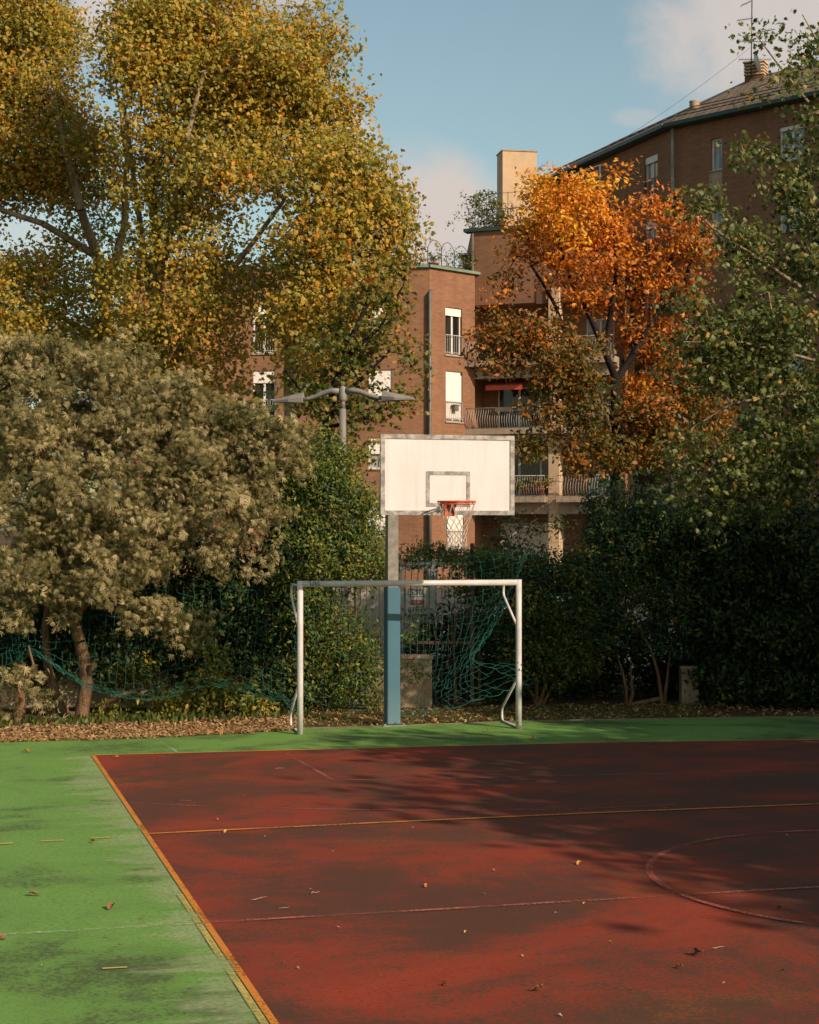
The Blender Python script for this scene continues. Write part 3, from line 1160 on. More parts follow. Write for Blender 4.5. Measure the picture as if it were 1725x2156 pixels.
# ---- street lamp
M['lamp_grey'] = simple('lamp_grey_paint', (0.22, 0.20, 0.165), (0.17, 0.155, 0.13), 4, 0.55, 0.0)
M['lamp_glass'] = simple('lamp_lens', (0.25, 0.26, 0.26), None, 4, 0.3)
YL = 31.0
LB = at(722, 1000, YL)
LB.z = 0
lamp = thing('street_lamp', 'grey twin-arm street lamp with two arrow-shaped heads behind the bushes', 'street lamp', LB)
lt = EYE + (HY - 812) / FOC * YL
m_ = MB()
m_.tube([LB, LB + ZUP * 1.0, LB + ZUP * 3.4, LB + ZUP * (lt - 0.42)], [0.085, 0.08, 0.068, 0.06], 14)
m_.tube([LB + ZUP * (lt - 0.42), LB + ZUP * (lt - 0.2)], 0.042, 12)
m_.build('pole', M['lamp_grey'], lamp)
m_ = MB()
m_.lathe([(0.001, 0.0), (0.03, -0.006), (0.055, -0.03), (0.07, -0.08), (0.075, -0.17), (0.07, -0.24), (0.06, -0.28), (0.042, -0.29), (0.001, -0.29)][::-1], LB + ZUP * lt, 18)
m_.build('hub', M['lamp_grey'], lamp)
pxm = FOC / YL
lu = Vector((0.97, -0.24, 0)).normalized()
for s in (-1, 1):
    arm = [(0.06, -0.10), (0.2, -0.09), (0.34, -0.12), (0.5, -0.185), (0.64, -0.225), (0.78, -0.24)]
    m_ = MB()
    m_.tube([LB + lu * (s * a) + ZUP * (lt + z) for a, z in arm], [0.058, 0.055, 0.05, 0.043, 0.038, 0.036], 10)
    m_.build('arm', M['lamp_grey'], lamp)
    m_ = MB()
    fl = (LB + ZUP * (lt - 0.235), lu * s, lu.cross(ZUP) * s, ZUP)

    def hp(u, v, w_):
        return fl[0] + fl[1] * u + fl[2] * v + fl[3] * w_
    # wedge shaped head: deep butt, thin tip, ridge on top
    A = [hp(0.75, -0.085, -0.06), hp(0.75, -0.10, 0.03), hp(0.75, 0, 0.13), hp(0.75, 0.10, 0.03), hp(0.75, 0.085, -0.06)]
    B = [hp(1.0, -0.13, -0.05), hp(1.0, -0.135, 0.0), hp(0.98, 0, 0.085), hp(1.0, 0.135, 0.0), hp(1.0, 0.13, -0.05)]
    C_ = [hp(1.33, -0.05, -0.045), hp(1.33, -0.05, -0.02), hp(1.34, 0, -0.002), hp(1.33, 0.05, -0.02), hp(1.33, 0.05, -0.045)]
    fcs = []
    for P, Q in ((A, B), (B, C_)):
        for k in range(5):
            fcs.append([P[k], P[(k + 1) % 5], Q[(k + 1) % 5], Q[k]])
    fcs.append(A[::-1])
    fcs.append(C_)
    for f in fcs:
        m_.face(f)
    head = m_.build('lamp_head', M['lamp_grey'], lamp)
    m_ = MB()
    m_.face([hp(0.82, -0.07, -0.062), hp(1.02, -0.1, -0.055), hp(1.28, -0.04, -0.05), hp(1.28, 0.04, -0.05), hp(1.02, 0.1, -0.055), hp(0.82, 0.07, -0.062)])
    m_.build('lens', M['lamp_glass'], head)

# ------------------------------------------------------------------ buildings


def on_wall(x, y, p0, p1):
    d = p1 - p0
    t = (x - CX) / FOC
    s = (t * p0.y - p0.x) / (d.x - t * d.y)
    Y = p0.y + s * d.y
    return s * d.length, EYE - (y - HY) / FOC * Y


class Wall:
    def __init__(self, p0, p1, z0, z1):
        self.p0, self.p1 = Vector((p0[0], p0[1], 0)), Vector((p1[0], p1[1], 0))
        d = self.p1 - self.p0
        self.L = d.length
        self.u = d.normalized()
        self.n = Vector((self.u.y, -self.u.x, 0))     # outwards
        self.z0, self.z1 = z0, z1
        self.op = []
        self.fr = (self.p0, self.u, self.n, ZUP)

    def rect(self, x0, y0, x1, y1):
        u0, za = on_wall(x0, y0, self.p0, self.p1)
        u1, zb = on_wall(x1, y0, self.p0, self.p1)
        _, zc = on_wall((x0 + x1) / 2, y1, self.p0, self.p1)
        return (u0, u1, zc, (za + zb) / 2)

    def P(self, u, z, w=0.0):
        return self.p0 + self.u * u + self.n * w + ZUP * z

    def emit(self, m_, depth=0.22):
        us = sorted({0.0, self.L} | {o[0] for o in self.op} | {o[1] for o in self.op})
        zs = sorted({self.z0, self.z1} | {o[2] for o in self.op} | {o[3] for o in self.op})
        for i in range(len(us) - 1):
            for j in range(len(zs) - 1):
                cu, cz = (us[i] + us[i + 1]) / 2, (zs[j] + zs[j + 1]) / 2
                if any(o[0] < cu < o[1] and o[2] < cz < o[3] for o in self.op):
                    continue
                q = [(us[i], zs[j]), (us[i + 1], zs[j]), (us[i + 1], zs[j + 1]), (us[i], zs[j + 1])]
                m_.face([self.P(a, b) for a, b in q], q)
        for u0, u1, z0, z1 in self.op:
            for a, b in (((u0, z0), (u0, z1)), ((u0, z1), (u1, z1)), ((u1, z1), (u1, z0)), ((u1, z0), (u0, z0))):
                pts = [self.P(*a), self.P(*b), self.P(*b, -depth), self.P(*a, -depth)]
                m_.face(pts[::-1], [(0, 0), (0.3, 0), (0.3, 1), (0, 1)])


def window(wall, rect, parent, shut=0.2, rail=True, glass='glass_dark', mull=1, opened=True, label=None, sill=True, hood=False):
    u0, u1, z0, z1 = rect
    if opened:
        wall.op.append(rect)
    fr = wall.fr
    W, Hh = u1 - u0, z1 - z0
    uc, zc = (u0 + u1) / 2, (z0 + z1) / 2
    dp = -0.16
    b = 0.07
    m_ = MB()
    m_.box((u0 + b / 2, dp, zc), (b, 0.08, Hh), fr)
    m_.box((u1 - b / 2, dp, zc), (b, 0.08, Hh), fr)
    m_.box((uc, dp, z1 - b / 2), (W - 2 * b - .002, 0.08, b), fr)
    m_.box((uc, dp, z0 + b / 2), (W - 2 * b - .002, 0.08, b), fr)
    for k in range(mull):
        m_.box((u0 + W * (k + 1) / (mull + 1), dp, zc), (0.10, 0.07, Hh - 2 * b - .002), fr)
    f = m_.build('window', M['frame_white'], parent)
    if label:
        f['label'] = label
    m_ = MB()
    m_.face([wall.P(u0 + b * .5, z0 + b * .5, dp - 0.02), wall.P(u1 - b * .5, z0 + b * .5, dp - 0.02), wall.P(u1 - b * .5, z1 - b * .5, dp - 0.02), wall.P(u0 + b * .5, z1 - b * .5, dp - 0.02)])
    m_.build('pane', M[glass], f)
    if shut > 0:
        m_ = MB()
        n = max(3, int(shut * Hh / 0.07))
        hgt = shut * Hh
        for k in range(n):
            zz = z1 - 0.005 - hgt * (k + 0.5) / n
            m_.box((uc, -0.085, zz), (W - 0.012, 0.03 + 0.006 * (k % 2), hgt / n - 0.0005), fr)
        m_.build('roller_shutter', M['shutter'], f)
    if sill:
        m_ = MB()
        m_.box((uc, -0.03, z0 - 0.035), (W + 0.12, 0.2, 0.06), fr)
        m_.build('sill', M['concrete'], f)
    if rail:
        m_ = MB()
        rh = min(0.95, Hh * 0.45)
        m_.box((uc, 0.0, z0 + rh), (W, 0.03, 0.035), fr)
        m_.box((uc, 0.0, z0 + 0.12), (W, 0.025, 0.03), fr)
        nb = max(4, int(W / 0.115))
        for k in range(nb + 1):
            m_.box((u0 + 0.01 + (W - 0.02) * k / nb, 0.0, z0 + rh / 2), (0.018, 0.018, rh), fr)
        m_.build('railing', M['iron_pale' if rail == 2 else 'iron'], f)
    return f


# ---- building A: the low flat-roofed block
ZA = EYE + (HY - 563) / FOC * 80
A0 = Vector((-13.6, 80.8, 0))
A1 = Vector(((905 - CX) / FOC * 80, 80, 0))
A2 = Vector(((1000 - CX) / FOC * 82.2, 82.2, 0))
bA = thing('apartment_building', 'lower brown brick apartment block with flat roof, white shutters and corner downpipe', 'building', A1)
wa1, wa2 = Wall(A0, A1, 0, ZA), Wall(A1, A2, 0, ZA)
for (x0, y0, x1, y1, sh) in ((533, 640, 580, 744, 0.35), (533, 780, 580, 884, 0.25), (533, 918, 580, 1020, 0.3),
                             (776, 643, 826, 700, 0.45), (776, 778, 826, 842, 0.9), (776, 921, 826, 987, 0.52), (776, 1064, 826, 1130, 0.8)):
    tall = x0 < 700
    window(wa1, wa1.rect(x0, y0, x1, y1), bA, sh, 2 if tall else 0, 'glass_dark' if tall else 'glass_curtain', 1)
window(wa2, wa2.rect(938, 648, 973, 748), bA, 0.17, 2)
f = window(wa2, wa2.rect(939, 782, 974, 888), bA, 0.93, 2)
m_ = MB()
uu = wa2.rect(939, 782, 974, 888)
m_.box(((uu[0] + uu[1]) / 2, 0.1, uu[2] + 0.78), (0.4, 0.22, 0.05), wa2.fr)
m_.box(((uu[0] + uu[1]) / 2, 0.08, uu[2] + 0.62), (0.3, 0.16, 0.22), wa2.fr)
m_.build('air_conditioner', M['grey_pipe'], f)
window(wa2, wa2.rect(939, 917, 974, 1022), bA, 0.5, 2)
window(wa2, wa2.rect(942, 1052, 977, 1160), bA, 0.97, 2)
m_ = MB()
wa1.emit(m_)
wa2.emit(m_)
Wall(A2, (A2.x, 94, 0), 0, ZA).emit(m_)
Wall((A2.x, 94, 0), (A0.x, 94, 0), 0, ZA).emit(m_)
Wall((A0.x, 94, 0), A0, 0, ZA).emit(m_)
m_.build('wall', M['brick'], bA)
m_ = MB()
m_.face([A0 + ZUP * (ZA - 0.1), A1 + ZUP * (ZA - 0.1), A2 + ZUP * (ZA - 0.1), Vector((A2.x, 94, ZA - 0.1)), Vector((A0.x, 94, ZA - 0.1))])
m_.build('roof', M['concrete'], bA)
m_ = MB()
m_.box((wa1.L / 2, -0.1, ZA + 0.06), (wa1.L - 0.1, 0.5, 0.13), wa1.fr)
m_.box((wa2.L / 2 + 0.07, -0.1, ZA + 0.062), (wa2.L + 0.35, 0.5, 0.13), wa2.fr)
m_.build('coping', M['copper_green'], bA)
m_ = MB()
pd = at(905.5, 800, 79.85)
m_.tube([Vector((pd.x, pd.y, 0)), Vector((pd.x, pd.y, 5)), Vector((pd.x, pd.y, EYE + (HY - 618) / FOC * 80)), Vector((pd.x + .05, pd.y + .3, EYE + (HY - 610) / FOC * 80))], 0.085, 8)
m_.build('downpipe', M['grey_pipe'], bA)
# roof terrace: hooped railing
m_ = MB()
P0 = at(845, 540, 80.6)
P0.z = ZA + 0.1
terr = [at(x, 560, y_) for x, y_ in ((795, 80.4), (846, 80.5), (876, 80.5), (901, 80.6), (930, 81.2), (957, 81.7), (987, 82.3))]
hs_ = [0.98, 0.98, 0.95, 0.95, 1.0, 0.9, 0.85]
for p, h_ in zip(terr, hs_):
    p.z = ZA + 0.1
    m_.tube([p, p + ZUP * h_], 0.022, 5)
for i in range(len(terr) - 1):
    a, b = terr[i] + ZUP * hs_[i], terr[i + 1] + ZUP * hs_[i + 1]
    bow = 0.36 if i != 2 else 0.02
    m_.tube([a.lerp(b, t) + ZUP * (bow * (1 - (2 * t - 1) ** 2)) for t in np.linspace(0, 1, 9)], 0.016, 5)
    m_.tube([terr[i] + ZUP * 0.16, terr[i + 1] + ZUP * 0.16], 0.014, 4)
m_.build('terrace_railing', M['iron'], bA)
# penthouse behind the terrace
m_ = MB()
q0, q1 = at(810, 540, 87), at(899, 540, 85.5)
pw = Wall((q0.x, q0.y), (q1.x, q1.y), ZA - 0.2, ZA + 0.75)
pw.emit(m_)
m_.build('terrace_wall', M['brick'], bA)
m_ = MB()
m_.box((pw.L / 2, -0.6, ZA + 0.83), (pw.L + 0.3, 1.6, 0.14), pw.fr)
m_.build('terrace_coping', M['copper_green'], bA)

# ---- building B: the taller block with balconies
ZB = EYE + (HY - 487) / FOC * 82.3
B0 = Vector((2.98, 82.45, 0))
bd = Vector((0.93, -0.36, 0)).normalized()
B1 = B0 + bd * 7.6
bB = thing('balcony_building', 'taller brown brick block with stacked balconies, cream columns and cream roof tower', 'building', B0)
zs = 13.55
wb = Wall(B0, B1, zs, ZB)
rec = 1.9
wr = Wall(B0 - wb.n * rec, B1 - wb.n * rec, 0, zs)
slabs = [4.30, 7.55, 10.80]
for i, z in enumerate([0.9] + slabs):
    u_l = 0.75
    if i == 0:
        window(wr, (0.85, 4.1, z - 0.2, z + 2.15), bB, 0.97, 0, mull=2, label='ground floor opening closed by a grey white shutter')
        window(wr, (5.3, 6.5, z, z + 2.2), bB, 0.0, 0, 'glass_curtain')
    elif i == 3:
        window(wr, (1.5, 4.1, z + 0.1, z + 2.1), bB, 0.0, 0, 'glass_curtain', 2)
        window(wr, (5.2, 6.6, z + 0.1, z + 2.1), bB, 0.0, 0, 'glass_curtain', 1)
    else:
        window(wr, (0.7, 4.0, z + 0.05, z + 2.15), bB, 0.0, 0, 'glass_dark', 2)
        window(wr, (5.3, 6.6, z + 0.05, z + 2.15), bB, 0.0, 0, 'glass_curtain', 1)
m_ = MB()
wb.emit(m_)
wr.emit(m_)
Wall(B1, (B1.x + 1, 96), 0, ZB).emit(m_)
Wall((B0.x, 96), B0, 0, ZB).emit(m_)
Wall(B0, B0 - wb.n * rec, 0, zs).emit(m_)
Wall(B1 - wb.n * rec, B1, 0, zs).emit(m_)
m_.face([wb.P(0, zs), wb.P(0, zs, -rec), wb.P(wb.L, zs, -rec), wb.P(wb.L, zs)], [(0, 0), (0, 2), (7, 2), (7, 0)])
m_.build('wall', M['brick'], bB)
m_ = MB()
m_.face([wb.P(0, ZB - .05), wb.P(wb.L, ZB - .05), Vector((B1.x + 1, 96, ZB - .05)), Vector((B0.x, 96, ZB - .05))])
m_.build('roof', M['concrete'], bB)
m_ = MB()
m_.box((wb.L / 2 - 0.1, -0.15, ZB + 0.07), (wb.L + 0.5, 0.6, 0.16), wb.fr)
m_.build('coping', M['dark_green_trim'], bB)
for u in (4.2,):
    m_ = MB()
    m_.box((u, -0.12, 7.1), (0.52, 0.62, 14.2), wb.fr)
    m_.build('column', M['cream'], bB)
m_ = MB()
m_.tube([wb.P(0.12, ZB - 0.1, 0.12), wb.P(0.12, 5, 0.12)], 0.05, 6)
m_.build('downpipe', M['grey_pipe'], bB)
m_ = MB()
m_.box((3.6, -0.5, zs + 0.55), (0.62, 1.1, 1.25), wb.fr)
m_.build('wall_buttress', M['brick_dark'], bB)
for zi, z in enumerate(slabs):
    m_ = MB()
    for ua, ub in ((-0.15, 3.93), (4.47, 7.3)):
        m_.box(((ua + ub) / 2, -0.55, z - 0.14), (ub - ua, 2.7, 0.28), wb.fr)
    sb = m_.build('balcony_slab', M['concrete'], bB)
    m_ = MB()
    for ua, ub in ((0.25, 3.93), (4.47, 7.3)):
        m_.box(((ua + ub) / 2, 0.1, z - 0.55), (ub - ua, 0.3, 0.55), wb.fr)
    m_.build('beam', M['concrete'], sb)
    m_ = MB()
    wv, hv = 0.72, 0.98
    path = []
    for k in range(7):
        path.append((-0.1, 0.05 + (wv - 0.05) * k / 6, (-1, 0)))
    for k in range(34):
        u = -0.1 + 4.0 * k / 33
        path.append((u, wv, (0, 1)))
    for k in range(21):
        u = 4.55 + 2.6 * k / 20
        path.append((u, wv, (0, 1)))
    for u, w_, dd in path:
        bp = []
        for t in np.linspace(0, 1, 8):
            bul = 0.02 + 0.17 * math.sin(min(1.0, t / 0.75) * math.pi) ** 1.3 * (1 if t < .75 else 0) - 0.05 * math.sin(max(0, t - .7) / .3 * math.pi)
            bp.append(wb.P(u + dd[0] * bul, z + 0.02 + t * hv, w_ + dd[1] * bul))
        m_.tube(bp, 0.013, 4, caps=False)
    for zz, o_ in ((hv, 0.02), (0.03, 0.02)):
        m_.tube([wb.P(-0.1 - o_, z + zz, 0.05), wb.P(-0.1 - o_, z + zz, wv + o_), wb.P(3.92, z + zz, wv + o_)], 0.02, 4)
        m_.tube([wb.P(4.5, z + zz, wv + o_), wb.P(7.2, z + zz, wv + o_)], 0.02, 4)
    m_.build('balcony_railing', M['iron_pale'], sb)
m_ = MB()
z = slabs[1]
m_.face([wb.P(0.75, z + 2.55, -1.6), wb.P(2.6, z + 2.55, -1.6), wb.P(2.6, z + 2.1, 0.05), wb.P(0.75, z + 2.1, 0.05)])
m_.face([wb.P(0.75, z + 2.1, 0.05), wb.P(2.6, z + 2.1, 0.05), wb.P(2.6, z + 1.88, 0.07), wb.P(0.75, z + 1.88, 0.07)])
m_.build('awning', M['red_awning'], bB)
m_ = MB()
tb = at(1096, 500, 87)
tfr = (Vector((tb.x, tb.y, 0)), Vector((0.985, 0.17, 0)), Vector((0.17, -0.985, 0)), ZUP)
ztow = EYE + (HY - 317) / FOC * 87
m_.box((0, -0.8, (ZB - 0.3 + ztow) / 2), (1.78, 1.3, ztow - ZB + 0.3), tfr)
m_.build('roof_tower', M['cream'], bB)
m_ = MB()
m_.box((0, -0.8, ztow + 0.03), (1.86, 1.38, 0.06), tfr)
m_.build('tower_cap', M['concrete'], bB)
m_ = MB()
rp = [wb.P(u, ZB + 0.14, -0.35) for u in np.linspace(0.25, 3.4, 22)]
for i, p in enumerate(rp):
    m_.tube([p, p + ZUP * (0.95 if i % 5 else 1.75)], 0.012 if i % 5 else 0.02, 4)
m_.tube([rp[0] + ZUP * 0.95, rp[-1] + ZUP * 0.95], 0.018, 4)
m_.tube([rp[0] + ZUP * 1.7, rp[-1] + ZUP * 1.7], 0.012, 4)
m_.build('terrace_railing', M['iron'], bB)
m_ = MB()
g0 = at(985, 545, 83.2)
gf = (Vector((g0.x, g0.y, 0)), Vector((1, 0, 0)), Vector((0, -1, 0)), ZUP)
m_.box((0.0, 0, ZA + 0.5), (0.5, 0.9, 1.0), gf)
m_.box((-0.05, 0, ZA + 1.05), (0.75, 1.2, 0.1), gf)
m_.build('roof_hut', M['grey_pipe'], bB)

# ---- building C: the tall block with pitched tiled roof on the right
YC = 80.0
ZC = EYE + (HY - 271) / FOC * YC
C1 = Vector(((1415 - CX) / FOC * YC, YC, 0))
C0 = Vector(((1205 - CX) / FOC * 90.0, 90.0, 0))
C0 = C1 + (C0 - C1) * 1.5
Y2 = YC * (HY - 271) / (HY - 205)
C2 = Vector(((1725 - CX) / FOC * Y2, Y2, 0))
C3 = C1 + (C2 - C1) * 2.2
bC = thing('corner_apartment_building', 'tall dark brick apartment house on the right with tiled pitched roof and rooftop antenna', 'building', C1)
wc1, wc2 = Wall(C0, C1, 0, ZC), Wall(C1, C2 + (C2 - C1) * 1.2, 0, ZC)
window(wc1, wc1.rect(1357, 327, 1385, 418), bC, 0.16, 1, 'glass_curtain', 1)
window(wc1, wc1.rect(1357, 462, 1385, 553), bC, 0.2, 1, 'glass_curtain', 1)
window(wc1, wc1.rect(1357, 598, 1385, 690), bC, 0.2, 1, 'glass_curtain', 1)
window(wc1, wc1.rect(1281, 520, 1312, 562), bC, 0.1, 0, 'glass_curtain', 1)
window(wc1, wc1.rect(1281, 650, 1312, 735), bC, 0.1, 1, 'glass_curtain', 1)
window(wc2, wc2.rect(1497, 291, 1521, 358), bC, 0.0, 0, 'glass_curtain', 0)
window(wc2, wc2.rect(1641, 263, 1694, 336), bC, 0.12, 0, 'glass_curtain', 1)
window(wc2, wc2.rect(1641, 412, 1694, 485), bC, 0.12, 0, 'glass_curtain', 1)
window(wc2, wc2.rect(1641, 700, 1694, 780), bC, 0.12, 0, 'glass_curtain', 1)
window(wc2, wc2.rect(1497, 440, 1521, 507), bC, 0.0, 0, 'glass_curtain', 0)
m_ = MB()
wc1.emit(m_)
wc2.emit(m_)
Wall(wc2.p1, wc2.p1 + Vector((8, 10, 0)), 0, ZC).emit(m_)
Wall(C0 + Vector((8, 6, 0)), C0, 0, ZC).emit(m_)
m_.build('wall', M['brick'], bC)
m_ = MB()
r = wc2.rect(1494, 358, 1521, 420)
m_.box(((r[0] + r[1]) / 2, 0.004, (r[2] + r[3]) / 2), (r[1] - r[0], 0.03, r[3] - r[2]), wc2.fr)
m_.build('wall_panel', M['concrete'], bC)
# gutter and roof planes with overhang
bis = ((-wc1.n) + (-wc2.n)).normalized()
cosb = bis.dot(-wc1.n)


def off(p, n1, n2, dist, z):
    b = (n1 + n2).normalized()
    return Vector((p.x, p.y, 0)) + b * (dist / b.dot(n1)) + ZUP * z


E3 = wc2.p1
inn1, inn2 = -wc1.n, -wc2.n
EV = [off(C0, inn1, inn1, -0.45, ZC + 0.12), off(C1, inn1, inn2, -0.45, ZC + 0.12), off(E3, inn2, inn2, -0.45, ZC + 0.12)]
RG = [off(C0, inn1, inn1, 5.2, ZC + 3.2), off(C1, inn1, inn2, 5.2, ZC + 3.2), off(E3, inn2, inn2, 5.2, ZC + 3.2)]
m_ = MB()
for i in range(2):
    Lh = (EV[i + 1] - EV[i]).length
    sl_ = 6.3
    m_.face([EV[i], EV[i + 1], RG[i + 1], RG[i]], [(0, 0), (Lh, 0), (Lh, sl_), (0, sl_)])
BK = [off(C0, inn1, inn1, 11, ZC), off(C1, inn1, inn2, 11, ZC), off(E3, inn2, inn2, 11, ZC)]
for i in range(2):
    m_.face([RG[i], RG[i + 1], BK[i + 1], BK[i]], [(0, 0), (9, 0), (9, 6), (0, 6)])
m_.build('roof', M['roof'], bC)
m_ = MB()
for wl, a, b in ((wc1, EV[0], EV[1]), (wc2, EV[1], EV[2])):
    fr_ = (Vector((a.x, a.y, 0)), wl.u, wl.n, ZUP)
    m_.box(((b - a).length / 2, 0.06, ZC + 0.08), ((b - a).length - 0.05, 0.14, 0.17), fr_)
    m_.box(((b - a).length / 2, -0.22, ZC - 0.01), ((b - a).length - 0.4, 0.42, 0.05), fr_)
m_.build('gutter', M['dark_green_trim'], bC)
m_ = MB()
pc = at(1416.5, 300, 79.7)
m_.tube([Vector((pc.x, pc.y, ZC)), Vector((pc.x, pc.y, 8)), Vector((pc.x, pc.y, 0))], 0.075, 8)
m_.build('downpipe', M['pale_pipe'], bC)
m_ = MB()
for cxp in (1333.5, 1341.5):
    u, z = on_wall(cxp, 360, wc1.p0, wc1.p1)
    m_.tube([wc1.P(u + 0.36 * math.cos(t), z + 0.14 * math.sin(t), 0.03) for t in np.linspace(0, 2 * math.pi, 20)], 0.02, 5, caps=False)
m_.build('ring_ornament', M['cream'], bC)
# snow rails
m_ = MB()
for i in range(2):
    for f_ in (0.1, 0.2, 0.3):
        a, b = EV[i].lerp(RG[i], f_), EV[i + 1].lerp(RG[i + 1], f_)
        m_.tube([a + ZUP * 0.16, b + ZUP * 0.16], 0.022, 4)
    n = 16
    for k in range(n):
        a = EV[i].lerp(EV[i + 1], (k + .5) / n)
        b = RG[i].lerp(RG[i + 1], (k + .5) / n)
        m_.tube([a.lerp(b, 0.08) + ZUP * 0.16, a.lerp(b, 0.32) + ZUP * 0.16], 0.018, 4)
m_.build('snow_rail', M['iron'], bC)
# dormer side, pot, chimney with antenna and dish
m_ = MB()
d0 = EV[1].lerp(EV[2], 0.07)
dn = wc2.n
base = EV[1].lerp(RG[1], 0.45)
pts = [at(1466, 246, 81.2), at(1548, 186, 82.4), at(1556, 214, 80.6)]
m_.face([pts[0], pts[2], pts[1]])
pb_ = [p + Vector((0.5, 1.2, 0.0)) for p in pts]
m_.face([pts[1], pb_[1], pb_[0], pts[0]])
m_.face([pts[2], pb_[2], pb_[1], pts[1]])
m_.build('dormer', M['cream'], bC)
m_ = MB()
p = at(1463, 250, 80.9)
m_.lathe([(0.3, -0.3), (0.3, 0.25), (0.21, 0.3), (0.21, 0.42), (0.27, 0.45), (0.21, 0.5), (0.27, 0.56), (0.21, 0.6), (0.27, 0.66), (0.2, 0.7), (0.27, 0.78), (0.24, 0.85), (0.001, 0.87)], p, 14)
m_.build('chimney_pot', M['concrete'], bC)
m_ = MB()
ch = at(1592, 168, 82.5)
chf = (Vector((ch.x, ch.y, 0)), Vector((0.9, -0.43, 0)), Vector((-0.43, -0.9, 0)), ZUP)
cz = ch.z
m_.box((0, 0, cz + 0.1), (0.9, 0.8, 1.3), chf)
chim = m_.build('chimney', M['brick_dark'], bC)
m_ = MB()
for k in range(4):
    m_.box((0, 0, cz + 0.2 + 0.15 * k), (0.97, 0.87, 0.075), chf)
m_.box((0, 0, cz + 0.79), (1.05, 0.95, 0.07), chf)
m_.build('chimney_cowl', M['cream'], chim)
m_ = MB()
ab = at(1582, 165, 82.0)
at_top = at(1584, -14, 82.0)
m_.tube([ab, at_top], 0.028, 5)
for yy, xa, xb, ya in ((38, 1552, 1586, 43), (88, 1552, 1628, 86), (125, 1556, 1624, 125), (2, 1560, 1582, 12)):
    a, b = at(xa, ya, 82.2), at(xb, yy, 81.8)
    m_.tube([a, b], 0.015, 4)
    nb = int((b - a).length / 0.11)
    for k in range(nb):
        q = a.lerp(b, (k + .5) / nb)
        ln = 0.12 + 0.1 * ((k * 7) % 3 == 0)
        m_.tube([q + Vector((0.02, -ln, 0.03)), q + Vector((-0.02, ln, -0.03))], 0.008, 3)
m_.build('antenna', M['iron'], chim)
m_ = MB()
dc = at(1591, 132, 81.6)
ddir = Vector((0.96, -0.05, 0.28)).normalized()
a1 = ddir.orthogonal().normalized()
b1 = ddir.cross(a1)
for i in range(4):
    for k in range(20):
        q = []
        for (ri, kk) in ((i, k), (i, k + 1), (i + 1, k + 1), (i + 1, k)):
            rr_ = 0.53 * ri / 4
            t = 2 * math.pi * kk / 20
            q.append(dc + a1 * (rr_ * math.cos(t)) + b1 * (rr_ * math.sin(t)) + ddir * (0.35 * rr_ * rr_))
        m_.face(q)
m_.tube([dc, dc - ddir * 0.15, at(1583, 140, 82)], 0.025, 5)
m_.build('satellite_dish', M['frame_white'], chim)
m_ = MB()
a, b = at(1580, 100, 82), at(1172, 372, 88)
m_.tube([a.lerp(b, t) - ZUP * (0.35 * (1 - (2 * t - 1) ** 2)) for t in np.linspace(0, 1, 14)], 0.009, 3)
m_.build('cable', M['iron'], bC)
m_ = MB()
w1 = [wc1.P(*on_wall(x, y, wc1.p0, wc1.p1), 0.9) for x, y in ((1236, 372), (1298, 350), (1298, 400))]
m_.tube(w1, 0.045, 4, smooth=False)
m_.tube([w1[0], w1[0] - wc1.n * 0.85], 0.04, 4)
m_.tube([w1[1], w1[1] - wc1.n * 0.85], 0.04, 4)
m_.build('awning_frame', M['frame_white'], bC)

# ------------------------------------------------------------------ trees behind


def line(*pts):
    return [at(*p) for p in pts]


def gb_(x, Y):
    return Vector(((x - CX) / FOC * Y, Y, 0))


# autumn plane trees
def plane_tree(label, base, limbs, blobs, seed, **kw):
    a = dict(per_m3=6.0, lpc=76, rc=0.38, size=0.118, holes=(2.6, -0.75), group='plane trees behind the left bushes', shell=0.45, upbias=0.35, outb=0.45,
             tint0=0.49, tvar=0.2, r_tip=0.010, r_max=0.16, rnd=0.95, lightb=1.6)
    a.update(kw)
    return plant('plane_tree', label, 'tree', base, limbs, blobs, M['plane_leaf'], M['plane_bark'], PLANE, seed=seed, **a)


